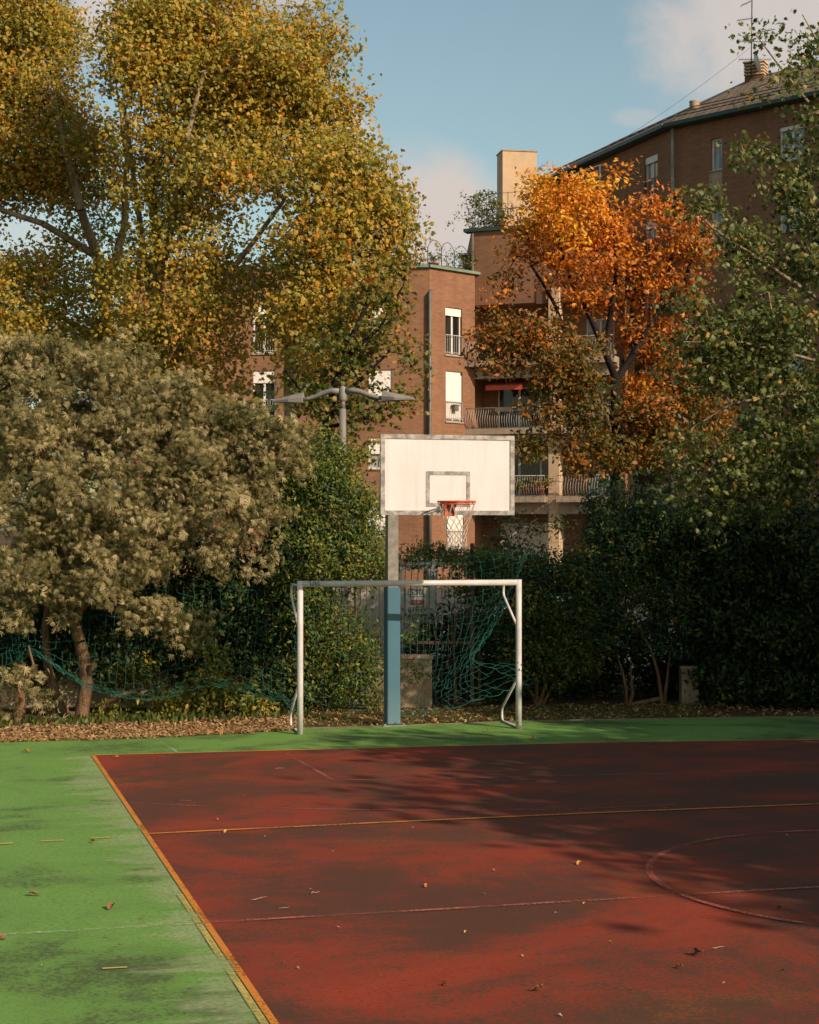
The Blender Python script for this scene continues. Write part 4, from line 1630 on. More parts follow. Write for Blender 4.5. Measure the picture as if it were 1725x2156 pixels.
Y = 46
b = gb_(338, Y)
plane_tree('tall golden green plane tree with a pale upright trunk, middle one behind the sage bush', b,
           [([b] + line((340, 900, Y), (335, 760, Y), (330, 560, Y), (322, 400, Y - .3), (312, 280, Y - .5)), 0.30, 0.10),
            (line((333, 600, Y), (360, 480, Y - 1), (385, 330, Y - 1.5), (430, 150, Y - 1.5)), 0.13, 0.05),
            (line((336, 700, Y), (300, 520, Y + .5), (285, 400, Y + 1), (262, 230, Y + 1)), 0.12, 0.05),
            (line((338, 820, Y), (420, 660, Y - 1), (510, 540, Y - 1.5), (600, 420, Y - 1.5)), 0.13, 0.05),
            (line((330, 480, Y), (440, 390, Y + 1), (540, 300, Y + 1.5), (620, 190, Y + 1)), 0.09, 0.04)],
           [(345, 140, Y, 118, 165, 2.0), (460, 110, Y, 130, 145, 2.2), (565, 160, Y - .5, 110, 130, 1.8, 1.2), (645, 190, Y + .4, 78, 95, 1.4, 1.15), (665, 78, Y, 26, 70, .5, 0.9), (695, 235, Y, 46, 50, .7, .8), (708, 140, Y, 22, 60, .5, .6),
            (268, 65, Y + 1, 45, 85, 1.4), (290, 560, Y + .6, 75, 70, 1.2, .9), (300, 720, Y, 75, 60, 1.2, 1), (320, 330, Y - .5, 90, 120, 1.5, .85), (470, 370, Y - 1, 130, 110, 1.8, .9), (590, 310, Y, 85, 85, 1.4, 1.2), (660, 290, Y, 55, 55, .8, 1.1),
            (410, 520, Y - 1, 95, 90, 1.5, .75), (505, 560, Y - 1, 95, 75, 1.6, .8), (300, 640, Y - 1, 75, 85, 1.4, .7), (430, 690, Y - 1.5, 100, 85, 1.6, .9),
            (330, 800, Y - 1.5, 110, 60, 1.5, .8), (450, 815, Y - 1.5, 75, 50, 1.2, .8), (380, 30, Y, 120, 60, 1.6), (664, 30, Y, 14, 38, .35, 1.8), (672, 75, Y, 20, 40, .4, 1.6), (730, 215, Y, 22, 22, .4, 1.6), (742, 228, Y, 10, 14, .25, 1.8), (722, 180, Y, 16, 30, .3, 1.5), (708, 110, Y, 12, 34, .3, 1.6), (620, 60, Y, 40, 40, .6, 1.2), (700, 262, Y, 26, 20, .4, 1.4)], 21)
Y = 50
b = gb_(225, Y)
plane_tree('broad golden green plane tree at the left edge with a leaning mottled limb', b,
           [([b] + line((222, 800, Y), (218, 640, Y), (205, 540, Y), (170, 440, Y - 1), (140, 330, Y - 1.5)), 0.34, 0.10),
            (line((215, 640, Y), (262, 480, Y + 1), (268, 330, Y + 1), (250, 200, Y + 1)), 0.16, 0.05),
            (line((205, 540, Y), (90, 470, Y - 1), (0, 440, Y - 1), (-80, 380, Y - 1)), 0.12, 0.05),
            (line((140, 330, Y - 1.5), (110, 200, Y - 1.5), (80, 80, Y - 1)), 0.10, 0.04),
            (line((215, 720, Y), (120, 660, Y - 1), (20, 620, Y - 1.5)), 0.11, 0.05)],
           [(70, 120, Y, 95, 150, 2.2), (108, 50, Y + .5, 42, 80, 1.2), (20, 280, Y - .5, 100, 130, 2.0), (120, 280, Y - .5, 95, 110, 1.7), (-60, 120, Y, 90, 160, 2), (185, 330, Y + 1, 70, 110, 1.4, .8), (235, 470, Y + 2, 45, 90, 1.0, .5, -0.35),
            (70, 400, Y, 80, 55, 1.2), (180, 440, Y, 60, 60, 1.0, .6), (-40, 420, Y, 70, 60, 1.2), (50, 640, Y - 1, 110, 95, 1.8), (170, 600, Y - 1, 75, 70, 1.3, .75), (130, 730, Y - 1.5, 120, 70, 1.8), (-20, 730, Y - 1.5, 90, 90, 1.8),
            (240, 720, Y - 1.5, 70, 70, 1.3), (30, 565, Y, 70, 45, 1, .9), (130, 520, Y, 60, 40, 1, .7), (215, 560, Y - .5, 50, 50, 1, .7), (60, 10, Y, 90, 60, 1.6)], 22)
Y = 43
b = gb_(610, Y)
plane_tree('golden plane tree nearest the flat roof, its crown leaning right over the wall', b,
           [([b] + line((612, 900, Y), (608, 780, Y), (620, 680, Y), (660, 570, Y - .4), (720, 450, Y - .4)), 0.22, 0.07),
            (line((610, 760, Y), (560, 640, Y + 1), (520, 560, Y + 1.2)), 0.1, 0.04),
            (line((640, 620, Y), (720, 560, Y - 1), (800, 480, Y - 1)), 0.08, 0.03),
            (line((620, 680, Y), (700, 660, Y - 1), (770, 640, Y - 1)), 0.07, 0.03)],
           [(735, 440, Y, 88, 105, 1.6, 1.2), (790, 395, Y, 45, 68, .8, 1.2), (690, 400, Y + .4, 88, 80, 1.4, 1.2), (790, 480, Y - .4, 55, 60, 1.0), (838, 462, Y, 24, 22, .4, .9), (650, 510, Y, 95, 90, 1.5), (730, 560, Y - .5, 85, 80, 1.4), (690, 640, Y - .8, 100, 75, 1.4),
            (635, 660, Y, 65, 80, 1.4, 1), (670, 730, Y - 1, 80, 60, 1.2, .9), (640, 790, Y - 1, 50, 45, 1, .9), (700, 330, Y + .5, 50, 50, .9), (735, 300, Y, 16, 26, .3, 1.5), (788, 332, Y, 12, 26, .3, 1.7), (762, 345, Y, 30, 30, .5, 1.2), (820, 415, Y, 20, 28, .4, 1.5), (850, 462, Y, 16, 12, .3, 1.8), (835, 500, Y, 20, 22, .4, 1.4), (745, 318, Y, 18, 20, .3, 1.5)], 23)
# darker maple at the corner of the flat roofed block
Y = 39
b = gb_(690, Y)
plant('maple_tree', 'dark green and gold maple with shaded inner leaves in front of the brick corner', 'tree', b,
      [([b] + line((690, 1000, Y), (688, 900, Y), (700, 820, Y), (735, 720, Y), (780, 620, Y)), 0.16, 0.05),
       (line((695, 850, Y), (760, 800, Y - .5), (820, 740, Y - .5)), 0.06, 0.025),
       (line((690, 900, Y), (770, 880, Y - .6), (830, 840, Y - .6)), 0.055, 0.02),
       (line((720, 760, Y), (800, 690, Y), (850, 600, Y)), 0.06, 0.02),
       (line((689, 900, Y), (640, 830, Y + .4), (600, 780, Y + .4)), 0.055, 0.02)],
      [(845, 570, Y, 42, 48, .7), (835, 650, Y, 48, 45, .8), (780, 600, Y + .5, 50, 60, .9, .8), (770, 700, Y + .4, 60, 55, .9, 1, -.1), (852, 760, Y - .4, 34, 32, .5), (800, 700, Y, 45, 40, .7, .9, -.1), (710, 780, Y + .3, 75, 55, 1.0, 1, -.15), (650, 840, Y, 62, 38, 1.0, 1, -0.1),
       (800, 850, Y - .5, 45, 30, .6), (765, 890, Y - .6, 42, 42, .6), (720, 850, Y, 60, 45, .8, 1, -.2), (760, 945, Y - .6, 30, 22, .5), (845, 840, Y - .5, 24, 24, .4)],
      M['maple_leaf'], M['dark_shaded_bark'], MAPLE, 7.0, 58, 0.25, 0.135, 31, shell=0.4, tint0=0.52, tvar=0.2, r_tip=0.007)
# orange oak
Y = 47
b = gb_(1300, Y)
plant('oak_tree', 'autumn oak with orange crown and forked trunk coloured dark for crown shade, in front of the brick buildings', 'tree', b,
      [([b] + line((1300, 1060, Y), (1300, 940, Y), (1298, 800, Y)), 0.20, 0.145),
       (line((1298, 800, Y), (1272, 735, Y - .3), (1240, 660, Y - .5), (1205, 600, Y - .5), (1170, 480, Y - .3)), 0.105, 0.04),
       (line((1298, 800, Y), (1335, 745, Y), (1385, 660, Y + .3), (1412, 560, Y + .4), (1430, 470, Y + .3)), 0.105, 0.04),
       (line((1272, 735, Y - .3), (1290, 640, Y - .6), (1300, 540, Y - .6), (1285, 430, Y - .5)), 0.09, 0.04),
       (line((1300, 890, Y), (1225, 790, Y - .6), (1190, 700, Y - .8), (1168, 640, Y - .8), (1120, 560, Y - .8)), 0.095, 0.035),
       (line((1240, 800, Y - .6), (1150, 770, Y - 1), (1060, 720, Y - 1)), 0.07, 0.03),
       (line((1335, 745, Y), (1330, 640, Y + .8), (1350, 520, Y + 1)), 0.07, 0.03),
       (line((1300, 900, Y), (1235, 870, Y - 1), (1150, 850, Y - 1.3)), 0.06, 0.025),
       (line((1385, 660, Y + .3), (1440, 600, Y + .3), (1480, 480, Y)), 0.06, 0.025)],
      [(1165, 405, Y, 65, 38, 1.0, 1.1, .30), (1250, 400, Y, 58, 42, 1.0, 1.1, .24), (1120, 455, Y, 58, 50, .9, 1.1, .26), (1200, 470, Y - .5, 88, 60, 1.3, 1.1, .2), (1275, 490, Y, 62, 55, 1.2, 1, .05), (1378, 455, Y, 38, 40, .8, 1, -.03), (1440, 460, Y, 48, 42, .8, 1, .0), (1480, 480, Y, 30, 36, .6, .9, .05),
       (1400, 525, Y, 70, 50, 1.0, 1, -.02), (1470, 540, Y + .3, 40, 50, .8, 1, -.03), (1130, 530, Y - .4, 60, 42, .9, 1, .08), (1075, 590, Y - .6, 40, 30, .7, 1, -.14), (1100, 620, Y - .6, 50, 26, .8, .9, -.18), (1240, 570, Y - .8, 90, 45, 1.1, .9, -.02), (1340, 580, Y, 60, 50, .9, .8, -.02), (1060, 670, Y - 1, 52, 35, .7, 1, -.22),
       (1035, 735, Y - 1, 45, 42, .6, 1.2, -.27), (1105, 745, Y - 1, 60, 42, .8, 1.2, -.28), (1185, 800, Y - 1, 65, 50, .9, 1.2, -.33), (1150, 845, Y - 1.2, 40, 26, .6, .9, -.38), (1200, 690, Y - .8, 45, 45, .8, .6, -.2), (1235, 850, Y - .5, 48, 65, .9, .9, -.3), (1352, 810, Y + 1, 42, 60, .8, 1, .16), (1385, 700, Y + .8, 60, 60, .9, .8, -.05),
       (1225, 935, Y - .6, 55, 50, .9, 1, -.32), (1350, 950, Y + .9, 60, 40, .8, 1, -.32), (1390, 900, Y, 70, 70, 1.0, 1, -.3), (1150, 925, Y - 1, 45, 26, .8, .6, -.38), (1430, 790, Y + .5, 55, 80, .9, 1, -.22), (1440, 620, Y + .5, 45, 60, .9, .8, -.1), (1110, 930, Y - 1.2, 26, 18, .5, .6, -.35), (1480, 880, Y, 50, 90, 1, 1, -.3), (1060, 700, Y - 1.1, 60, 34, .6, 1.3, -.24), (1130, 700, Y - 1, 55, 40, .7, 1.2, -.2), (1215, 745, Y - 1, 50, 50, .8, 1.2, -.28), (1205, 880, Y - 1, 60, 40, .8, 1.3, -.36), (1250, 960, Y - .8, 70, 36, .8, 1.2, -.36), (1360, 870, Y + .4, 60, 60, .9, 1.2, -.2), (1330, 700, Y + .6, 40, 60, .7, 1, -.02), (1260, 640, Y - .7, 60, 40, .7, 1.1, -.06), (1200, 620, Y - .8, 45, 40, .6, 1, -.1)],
      M['orange_leaf'], M['dark_shaded_bark'], OAK, 7.2, 84, 0.28, 0.122, 41, holes=(1.8, -0.85), shell=0.45, tint0=0.62, tvar=0.13, r_tip=0.010, upbias=0.6)
# dark green trees filling the far background between hedge and houses
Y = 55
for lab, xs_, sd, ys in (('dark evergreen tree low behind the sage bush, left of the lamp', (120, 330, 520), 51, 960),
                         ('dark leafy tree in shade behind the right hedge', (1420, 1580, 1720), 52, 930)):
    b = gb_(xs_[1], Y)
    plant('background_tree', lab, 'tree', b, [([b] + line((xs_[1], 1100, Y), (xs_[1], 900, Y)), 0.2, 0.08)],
          [(x, ys + 40 * (i % 2), Y, 130, 130, 2.2) for i, x in enumerate(xs_)], M['dark_leaf'], M['dark_shaded_bark'], COARSE, 0.5, 26, 0.8, 0.34, sd, tint0=0.5, r_tip=0.012)

# ------------------------------------------------------------------ sage bush (chaste tree) on the left
Y = 24.8
b = gr(178, 1511)
b = Vector((b.x, Y, 0))
_sr = random.Random(8)
SPIKES = []
for _x in range(-20, 650, 13):
    _yt = np.interp(_x, [-40, 60, 200, 260, 330, 420, 500, 560, 620, 660], [715, 745, 765, 762, 800, 850, 895, 912, 925, 965])
    for _q in range(2):
        SPIKES.append((_x + _sr.uniform(-8, 8), _yt + _sr.uniform(-22, 25), Y + _sr.uniform(-.5, .6), 7, _sr.uniform(22, 48), .06, 1.0, -.05))
plant('chaste_tree', 'big sage grey chaste tree with crooked brown trunk, left of the goal', 'shrub', b,
      [([b] + line((182, 1440, Y), (178, 1395, Y), (168, 1350, Y - .1), (152, 1300, Y - .1), (150, 1260, Y)), 0.105, 0.075),
       (line((155, 1300, Y - .1), (195, 1255, Y - .2), (245, 1235, Y - .25), (290, 1195, Y - .3), (330, 1120, Y - .3)), 0.06, 0.03),
       (line((150, 1260, Y), (130, 1180, Y + .1), (90, 1060, Y), (70, 930, Y)), 0.07, 0.025),
       (line((150, 1260, Y), (180, 1150, Y), (230, 1000, Y), (260, 860, Y)), 0.06, 0.02),
       (line((182, 1430, Y), (196, 1400, Y - .15), (201, 1392, Y - .18)), 0.045, 0.035),
       (line((290, 1195, Y - .3), (370, 1100, Y), (450, 1000, Y), (540, 930, Y)), 0.035, 0.015)],
      [(80, 880, Y, 125, 125, .95), (10, 790, Y + .3, 100, 70, .8), (220, 870, Y + .1, 125, 100, .9), (330, 880, Y + .2, 90, 80, .8), (410, 930, Y + .2, 110, 85, .8), (510, 960, Y + .3, 90, 75, .7), (585, 950, Y + .4, 56, 46, .5),
       (50, 1050, Y - .1, 105, 105, .9), (190, 1040, Y - .2, 115, 95, .9), (330, 1060, Y - .2, 120, 95, .85), (470, 1070, Y, 95, 80, .7), (560, 1070, Y + .1, 48, 60, .5), (40, 1190, Y - .3, 85, 75, .7), (170, 1190, Y - .4, 100, 60, .7), (300, 1185, Y - .3, 80, 50, .6),
       (545, 1160, Y, 45, 45, .4), (480, 1160, Y - .1, 60, 50, .5), (235, 1245, Y - .5, 60, 38, .4), (340, 1275, Y - .5, 50, 38, .4), (385, 1315, Y - .5, 45, 36, .35), (420, 1330, Y - .5, 26, 22, .25), (130, 1255, Y - .4, 50, 35, .4), (20, 1280, Y - .4, 40, 40, .4), (135, 1300, Y - .5, 22, 22, .25), (310, 1310, Y - .5, 40, 25, .3),
       (395, 1390, Y - .4, 26, 32, .25, .7)] + SPIKES,
      M['sage_leaf'], M['brown_bark'], PALM, 84, 24, 0.115, 0.15, 61, holes=(0.9, -0.62), shell=0.5, upbias=0.3, outb=0.6, rnd=0.8, tint0=0.5, tvar=0.28, lightb=2.2, r_tip=0.0035, r_max=0.05, skel=.45)
# lilac grey flower spikes along its top are part of the crown silhouette
Yb = 24.4
b = Vector((gb_(38, Yb).x, Yb, 0))
plant('chaste_tree', 'small sage grey shrub sprouting from a thick stump at the far left', 'shrub', b,
      [([b] + line((42, 1450, Yb), (40, 1400, Yb)), 0.10, 0.07), (line((42, 1450, Yb), (70, 1400, Yb), (60, 1360, Yb)), .03, .015)],
      [(50, 1415, Yb, 40, 34, .3), (30, 1455, Yb - .1, 45, 28, .3), (85, 1440, Yb, 30, 34, .25), (20, 1490, Yb - .2, 45, 22, .25), (75, 1490, Yb - .2, 35, 20, .2)],
      M['sage_leaf'], M['brown_bark'], PALM, 70, 13, 0.12, 0.17, 62, tint0=0.55, r_tip=0.004)
b = Vector((gb_(140, 25.3).x, 25.3, 0))
plant('chaste_tree', 'leaning dark bare stems between the stump and the crooked trunk', 'shrub', b,
      [([b] + line((118, 1470, 25.3), (100, 1400, 25.4), (95, 1320, 25.4), (110, 1220, 25.4)), 0.08, 0.04),
       ([Vector((gb_(205, 25.2).x, 25.2, 0))] + line((225, 1478, 25.2), (260, 1462, 25.1), (300, 1450, 25.1)), 0.05, 0.03)],
      [(100, 1180, 25.6, 60, 50, .4)], M['sage_leaf'], M['brown_bark'], PALM, 40, 12, 0.13, 0.18, 63, tint0=0.3, r_tip=0.004)


# ------------------------------------------------------------------ evergreen hedge shrubs
def shrub(label, base, stems, blobs, seed, mat='laurel_leaf', **kw):
    a = dict(per_m3=150, lpc=40, rc=0.115, size=0.068, group='evergreen shrubs along the back of the court', shell=0.6, upbias=0.45, outb=0.55, rnd=0.75, tint0=0.48, tvar=0.22, r_tip=0.003, r_max=0.03, skel=0.4,
             crown='foliage', trunk='stems')
    a.update(kw)
    return plant('evergreen_shrub', label, 'shrub', base, stems, blobs, M[mat], M['brown_bark'], OVAL, seed=seed, **a)


def stems(Y, *runs):
    out = []
    for rn in runs:
        x0 = rn[0]
        out.append(([gb_(x0, Y)] + line(*[(p[0], p[1], Y + (p[2] if len(p) > 2 else 0)) for p in rn[1:]]), 0.035, 0.012))
    return out


Y = 26.2
shrub('tall laurel shrub reaching under the street lamp, left of the backboard', gb_(690, Y),
      stems(Y, (672, (680, 1440), (690, 1380), (700, 1290), (690, 1100), (670, 980)), (690, (710, 1420), (735, 1360), (750, 1290), (745, 1150)), (655, (650, 1440), (640, 1350), (630, 1200)), (668, (676, 1450), (683, 1370), (692, 1330))),
      [(660, 975, Y, 75, 72, .6), (625, 1010, Y, 50, 70, .5), (710, 990, Y, 50, 55, .5, .9, .08), (690, 1070, Y, 90, 75, .7), (755, 1080, Y, 42, 70, .5, 1, .12), (610, 1100, Y + .1, 45, 75, .6), (650, 1170, Y, 95, 70, .7), (740, 1180, Y, 62, 65, .6, 1, .08), (790, 1130, Y, 26, 70, .4, .6, .1),
       (630, 1270, Y, 75, 60, .6), (660, 1345, Y, 45, 50, .5, .85), (730, 1320, Y + .2, 60, 35, .5, .6), (720, 1390, Y, 75, 55, .5, .8), (645, 1420, Y, 50, 55, .5, .7), (780, 1380, Y + .1, 35, 70, .4, .7), (755, 1455, Y, 60, 35, .4, .8), (670, 1470, Y, 55, 30, .4, .6), (800, 1220, Y + .2, 25, 40, .3, .7)], 71)
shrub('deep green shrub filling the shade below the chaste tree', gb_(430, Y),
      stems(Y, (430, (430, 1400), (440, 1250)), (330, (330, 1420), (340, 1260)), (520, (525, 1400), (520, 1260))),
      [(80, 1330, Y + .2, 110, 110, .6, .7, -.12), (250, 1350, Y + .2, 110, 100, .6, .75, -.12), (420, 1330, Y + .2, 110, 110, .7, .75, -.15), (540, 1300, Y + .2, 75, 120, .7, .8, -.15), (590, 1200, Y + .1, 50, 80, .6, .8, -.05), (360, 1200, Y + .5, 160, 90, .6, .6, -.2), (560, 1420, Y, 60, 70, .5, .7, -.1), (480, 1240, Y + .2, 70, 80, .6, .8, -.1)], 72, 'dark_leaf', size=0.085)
shrub('low leafy ground shrubs with pale green leaves under the drooping net', gb_(400, 25.4),
      stems(25.4, (400, (410, 1470), (430, 1430)), (470, (480, 1460), (500, 1420))),
      [(330, 1470, 25.4, 55, 26, .35, .6, .18), (420, 1455, 25.4, 60, 40, .4, .6, .15), (500, 1460, 25.4, 60, 36, .4, .6, .1), (270, 1430, 25.7, 60, 40, .3, .5, .1), (450, 1400, 25.6, 50, 40, .3, .5, .1), (570, 1490, 25.4, 40, 18, .3, .6, .1), (350, 1500, 25.2, 70, 12, .2, .7, .2), (250, 1502, 25.2, 50, 10, .2, .6, .2), (110, 1480, 25.3, 40, 18, .2, .6, .15)], 73, size=0.085, tint0=.6)
shrub('clipped hedge section right behind the pole, below the hoop net', gb_(1000, 27.0),
      stems(27.0, (1010, (1010, 1400), (1010, 1250)), (960, (958, 1400), (950, 1280))),
      [(880, 1170, 27.0, 55, 18, .45, 1.1), (960, 1178, 27, 70, 26, .5, 1.1), (1040, 1190, 27, 60, 34, .55, 1.1), (990, 1230, 27.3, 50, 35, .4, 1), (1030, 1280, 27.2, 55, 65, .5, .9, -.1), (1000, 1370, 27.4, 45, 70, .4, .7, -.2), (870, 1310, 27.5, 25, 40, .3, .35), (885, 1420, 26.2, 24, 36, .25, .5), (870, 1345, 26.1, 30, 30, .25, .6), (790, 1190, 27.0, 60, 34, .4, .8, .05), (1030, 1450, 27.3, 40, 50, .4, .7, -.2)], 74, tint0=.42)
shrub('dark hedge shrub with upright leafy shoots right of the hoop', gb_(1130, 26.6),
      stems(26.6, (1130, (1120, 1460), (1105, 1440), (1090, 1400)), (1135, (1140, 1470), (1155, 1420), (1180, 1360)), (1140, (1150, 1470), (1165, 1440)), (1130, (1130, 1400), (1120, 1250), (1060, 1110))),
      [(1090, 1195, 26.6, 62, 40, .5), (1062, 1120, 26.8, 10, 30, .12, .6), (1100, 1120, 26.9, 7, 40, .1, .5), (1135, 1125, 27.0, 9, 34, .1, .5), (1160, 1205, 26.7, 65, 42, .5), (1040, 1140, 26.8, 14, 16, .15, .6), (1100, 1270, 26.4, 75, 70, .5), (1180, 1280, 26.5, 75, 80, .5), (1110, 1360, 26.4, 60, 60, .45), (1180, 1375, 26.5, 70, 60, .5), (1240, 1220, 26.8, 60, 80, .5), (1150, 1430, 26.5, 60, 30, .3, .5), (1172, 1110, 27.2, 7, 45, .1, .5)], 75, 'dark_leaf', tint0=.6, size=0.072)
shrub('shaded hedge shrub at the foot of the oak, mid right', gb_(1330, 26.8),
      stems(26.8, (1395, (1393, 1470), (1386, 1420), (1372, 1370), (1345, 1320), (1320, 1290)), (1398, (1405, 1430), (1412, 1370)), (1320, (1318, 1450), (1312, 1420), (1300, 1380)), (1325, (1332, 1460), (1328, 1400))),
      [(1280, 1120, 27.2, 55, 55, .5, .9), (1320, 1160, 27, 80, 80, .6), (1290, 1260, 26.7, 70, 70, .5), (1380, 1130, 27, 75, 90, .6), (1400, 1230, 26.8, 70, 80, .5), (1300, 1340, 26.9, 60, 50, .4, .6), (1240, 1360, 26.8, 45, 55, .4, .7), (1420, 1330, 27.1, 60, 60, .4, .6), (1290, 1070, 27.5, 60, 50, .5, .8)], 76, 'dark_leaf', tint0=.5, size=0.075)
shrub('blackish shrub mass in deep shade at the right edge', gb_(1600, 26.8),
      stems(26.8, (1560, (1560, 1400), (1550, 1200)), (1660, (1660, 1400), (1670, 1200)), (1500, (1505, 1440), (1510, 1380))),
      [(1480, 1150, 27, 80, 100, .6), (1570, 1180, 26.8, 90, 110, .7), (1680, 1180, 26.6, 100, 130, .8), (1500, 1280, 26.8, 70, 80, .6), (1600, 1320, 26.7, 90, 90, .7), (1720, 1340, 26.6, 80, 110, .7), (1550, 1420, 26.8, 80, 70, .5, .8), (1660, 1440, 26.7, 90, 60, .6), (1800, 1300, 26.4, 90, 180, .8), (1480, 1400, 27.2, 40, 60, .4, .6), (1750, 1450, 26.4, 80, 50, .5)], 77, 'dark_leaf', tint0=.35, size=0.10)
shrub('added low dark hedge row filling gaps with shade behind the fence on the right', gb_(1250, 28.0), stems(28.0, (1250, (1250, 1400))), [(x, 1390, 28.2, 70, 95, .4, .8, -.1) for x in range(935, 1800, 75)], 78, 'dark_leaf', tint0=.4, size=0.10, per_m3=110)  # added filler hedge, stands in for the black shade between the shrubs
shrub('added dark leafy row covering bright gaps behind the fence on the left', gb_(300, 28.0), stems(28.0, (300, (300, 1400))), [(x, 1360, 28.2, 80, 120, .4, .75, -.1) for x in range(-60, 640, 85)], 79, 'dark_leaf', tint0=.4, size=0.10, per_m3=90)  # added dark foliage to dim the bright gaps under the left bushes
for k, (sx_, sy_, lab) in enumerate(((1240, 1130, 'slim leafy climber reaching up the cream column'), (1020, 1120, 'slender upright shoots poking above the hedge right of the hoop net'))):
    pass

# ------------------------------------------------------------------ near tree on the right with hanging maple-like leaves
Y = 24.0
b = gb_(1880, Y)
plant('silver_maple', 'green leaved maple hanging its thin twigs in from the right edge', 'tree', b,
      [([b] + line((1880, 1200, Y), (1870, 900, Y), (1850, 600, Y), (1830, 300, Y), (1800, 50, Y)), 0.17, 0.05),
       (line((1870, 900, Y), (1780, 860, Y - .4), (1650, 830, Y - .7), (1540, 850, Y - .8), (1460, 900, Y - .8)), 0.05, 0.012),
       (line((1860, 750, Y), (1740, 640, Y - .3), (1620, 560, Y - .5), (1500, 480, Y - .5), (1440, 420, Y - .5)), 0.05, 0.01),
       (line((1850, 600, Y), (1760, 480, Y + .3), (1660, 380, Y + .4), (1590, 300, Y + .4)), 0.04, 0.01),
       (line((1840, 420, Y), (1740, 260, Y), (1650, 150, Y), (1590, 70, Y)), 0.035, 0.008),
       (line((1820, 250, Y), (1740, 120, Y + .3), (1690, 30, Y + .3)), 0.03, 0.008),
       (line((1875, 1000, Y), (1760, 990, Y - .5), (1600, 1000, Y - .8), (1480, 1030, Y - .9)), 0.045, 0.01),
       (line((1865, 850, Y), (1720, 760, Y - .8), (1560, 720, Y - 1), (1440, 720, Y - 1)), 0.04, 0.01)],
      [(1660, 70, Y, 75, 52, .6, .33), (1600, 55, Y, 40, 40, .35, .25), (1705, 130, Y, 55, 60, .6, .45), (1620, 190, Y, 55, 45, .5, .5), (1690, 260, Y, 65, 75, .7, .5), (1600, 270, Y + .2, 50, 50, .5, .5), (1560, 330, Y, 40, 35, .4, .55), (1630, 380, Y + .2, 75, 65, .7, .6), (1700, 420, Y, 60, 80, .7, .65),
       (1500, 410, Y - .4, 48, 30, .4, .5), (1450, 440, Y - .5, 26, 26, .25, .5), (1560, 490, Y - .3, 75, 50, .6, .7), (1650, 560, Y - .2, 100, 75, .8, .8), (1540, 590, Y - .4, 75, 55, .6, .8), (1470, 640, Y - .7, 55, 40, .4, .7), (1620, 690, Y - .5, 115, 70, .8, .9), (1510, 720, Y - .8, 85, 55, .6, .9), (1440, 740, Y - .9, 35, 40, .35, .7),
       (1690, 800, Y - .4, 80, 90, .8, .9), (1570, 810, Y - .7, 95, 65, .7, .95), (1480, 830, Y - .8, 48, 50, .45, .8), (1540, 910, Y - .8, 90, 60, .6, .95), (1660, 930, Y - .5, 90, 75, .8, .95), (1470, 960, Y - .9, 60, 45, .45, .7, -.1), (1590, 1010, Y - .8, 110, 60, .7, .9, -.1), (1690, 1060, Y - .6, 80, 65, .7, .9, -.15), (1420, 1000, Y - .9, 40, 30, .3, .5, -.1), (1410, 1060, Y - .9, 40, 30, .3, .5, -.2), (1500, 1080, Y - .8, 70, 45, .5, .7, -.2), (1800, 500, Y, 90, 400, 1.0, .35), (1570, 430, Y, 40, 40, .4, .4)],  # lower sprays tinted darker: shade put into the leaf colour
      M['green_leaf'], M['twig_bark'], MAPLE, 58, 30, 0.155, 0.088, 81, holes=(1.2, -0.55), shell=0.4, upbias=0.15, outb=0.35, rnd=0.8, tint0=0.5, tvar=0.27, r_tip=0.0055, r_max=0.04)

# ------------------------------------------------------------------ shade trees beside the court, to the right of the camera
proto = None
for i, (x, y, s, rz) in enumerate(((12.4, 8.0, 1.1, 0.3), (10.3, 12.8, 1.0, 2.1), (12.4, 17.6, 1.08, 4.4), (15.2, 3.6, 1.2, 4.0), (15.6, 11.0, 1.25, 1.2), (16.3, 18.5, 1.2, 5.0), (10.4, 21.2, 0.85, 3.0))):
    if proto is None:
        b = Vector((x, y, 0))

        def off_(dx, dy, z):
            return b + Vector((dx, dy, z))
        rng = np.random.default_rng(90)
        proto = thing('shade_tree', 'leafy lime tree beside the court, right of the camera', 'tree', b, 'lime trees along the right side of the court')
        cs = [(0, 0, 6.6, 2.0, 1.6), (1.3, .4, 5.4, 1.6, 1.2), (-1.4, .3, 5.2, 1.5, 1.1), (.2, -1.4, 5.3, 1.5, 1.1), (0, 1.4, 5.0, 1.5, 1.2), (-.6, -.6, 7.4, 1.2, 1.1), (-2.2, -.5, 4.3, 1.0, .7), (1.9, -1.0, 4.2, 1.0, .7)]
        P, D = [], []
        for dx, dy, z, r1, r2 in cs:
            n = int(r1 * r1 * r2 * 22)
            d = unit(rng.normal(size=(n, 3)))
            P.append(np.array(off_(dx, dy, z)) + d * (rng.random(n) ** .33)[:, None] * np.array((r1, r1, r2)))
            D.append(d)
        P, D = np.concatenate(P), np.concatenate(D)
        wood('trunk', [([off_(0, 0, 0), off_(.05, 0, 2), off_(0, .1, 4), off_(0, 0, 6)], 0.17, 0.06)], P, rng, M['dark_shaded_bark'], proto, 0.01, 0.1)
        ci = np.repeat(np.arange(len(P)), 12)
        pos = P[ci] + rng.normal(size=(len(ci), 3)) * 0.26
        nr = D[ci] * .5 + rng.normal(size=(len(ci), 3)) * .8
        nr[:, 2] += .5
        me = leaves_mesh('crown', pos, nr, 0.22 * (0.75 + .5 * rng.random(len(ci))), np.clip(.5 + .2 * rng.normal(size=len(ci)), 0, 1), COARSE, rng)
        link_mesh('crown', me, M['laurel_leaf'], proto)
        t = proto
    else:
        t = proto.copy()
        COL.objects.link(t)
        for ch in list(proto.children):
            c = ch.copy()
            COL.objects.link(c)
            c.parent = t
    t.location = (x, y, 0)
    t.scale = (s, s, s)
    t.rotation_euler = (0, 0, rz)

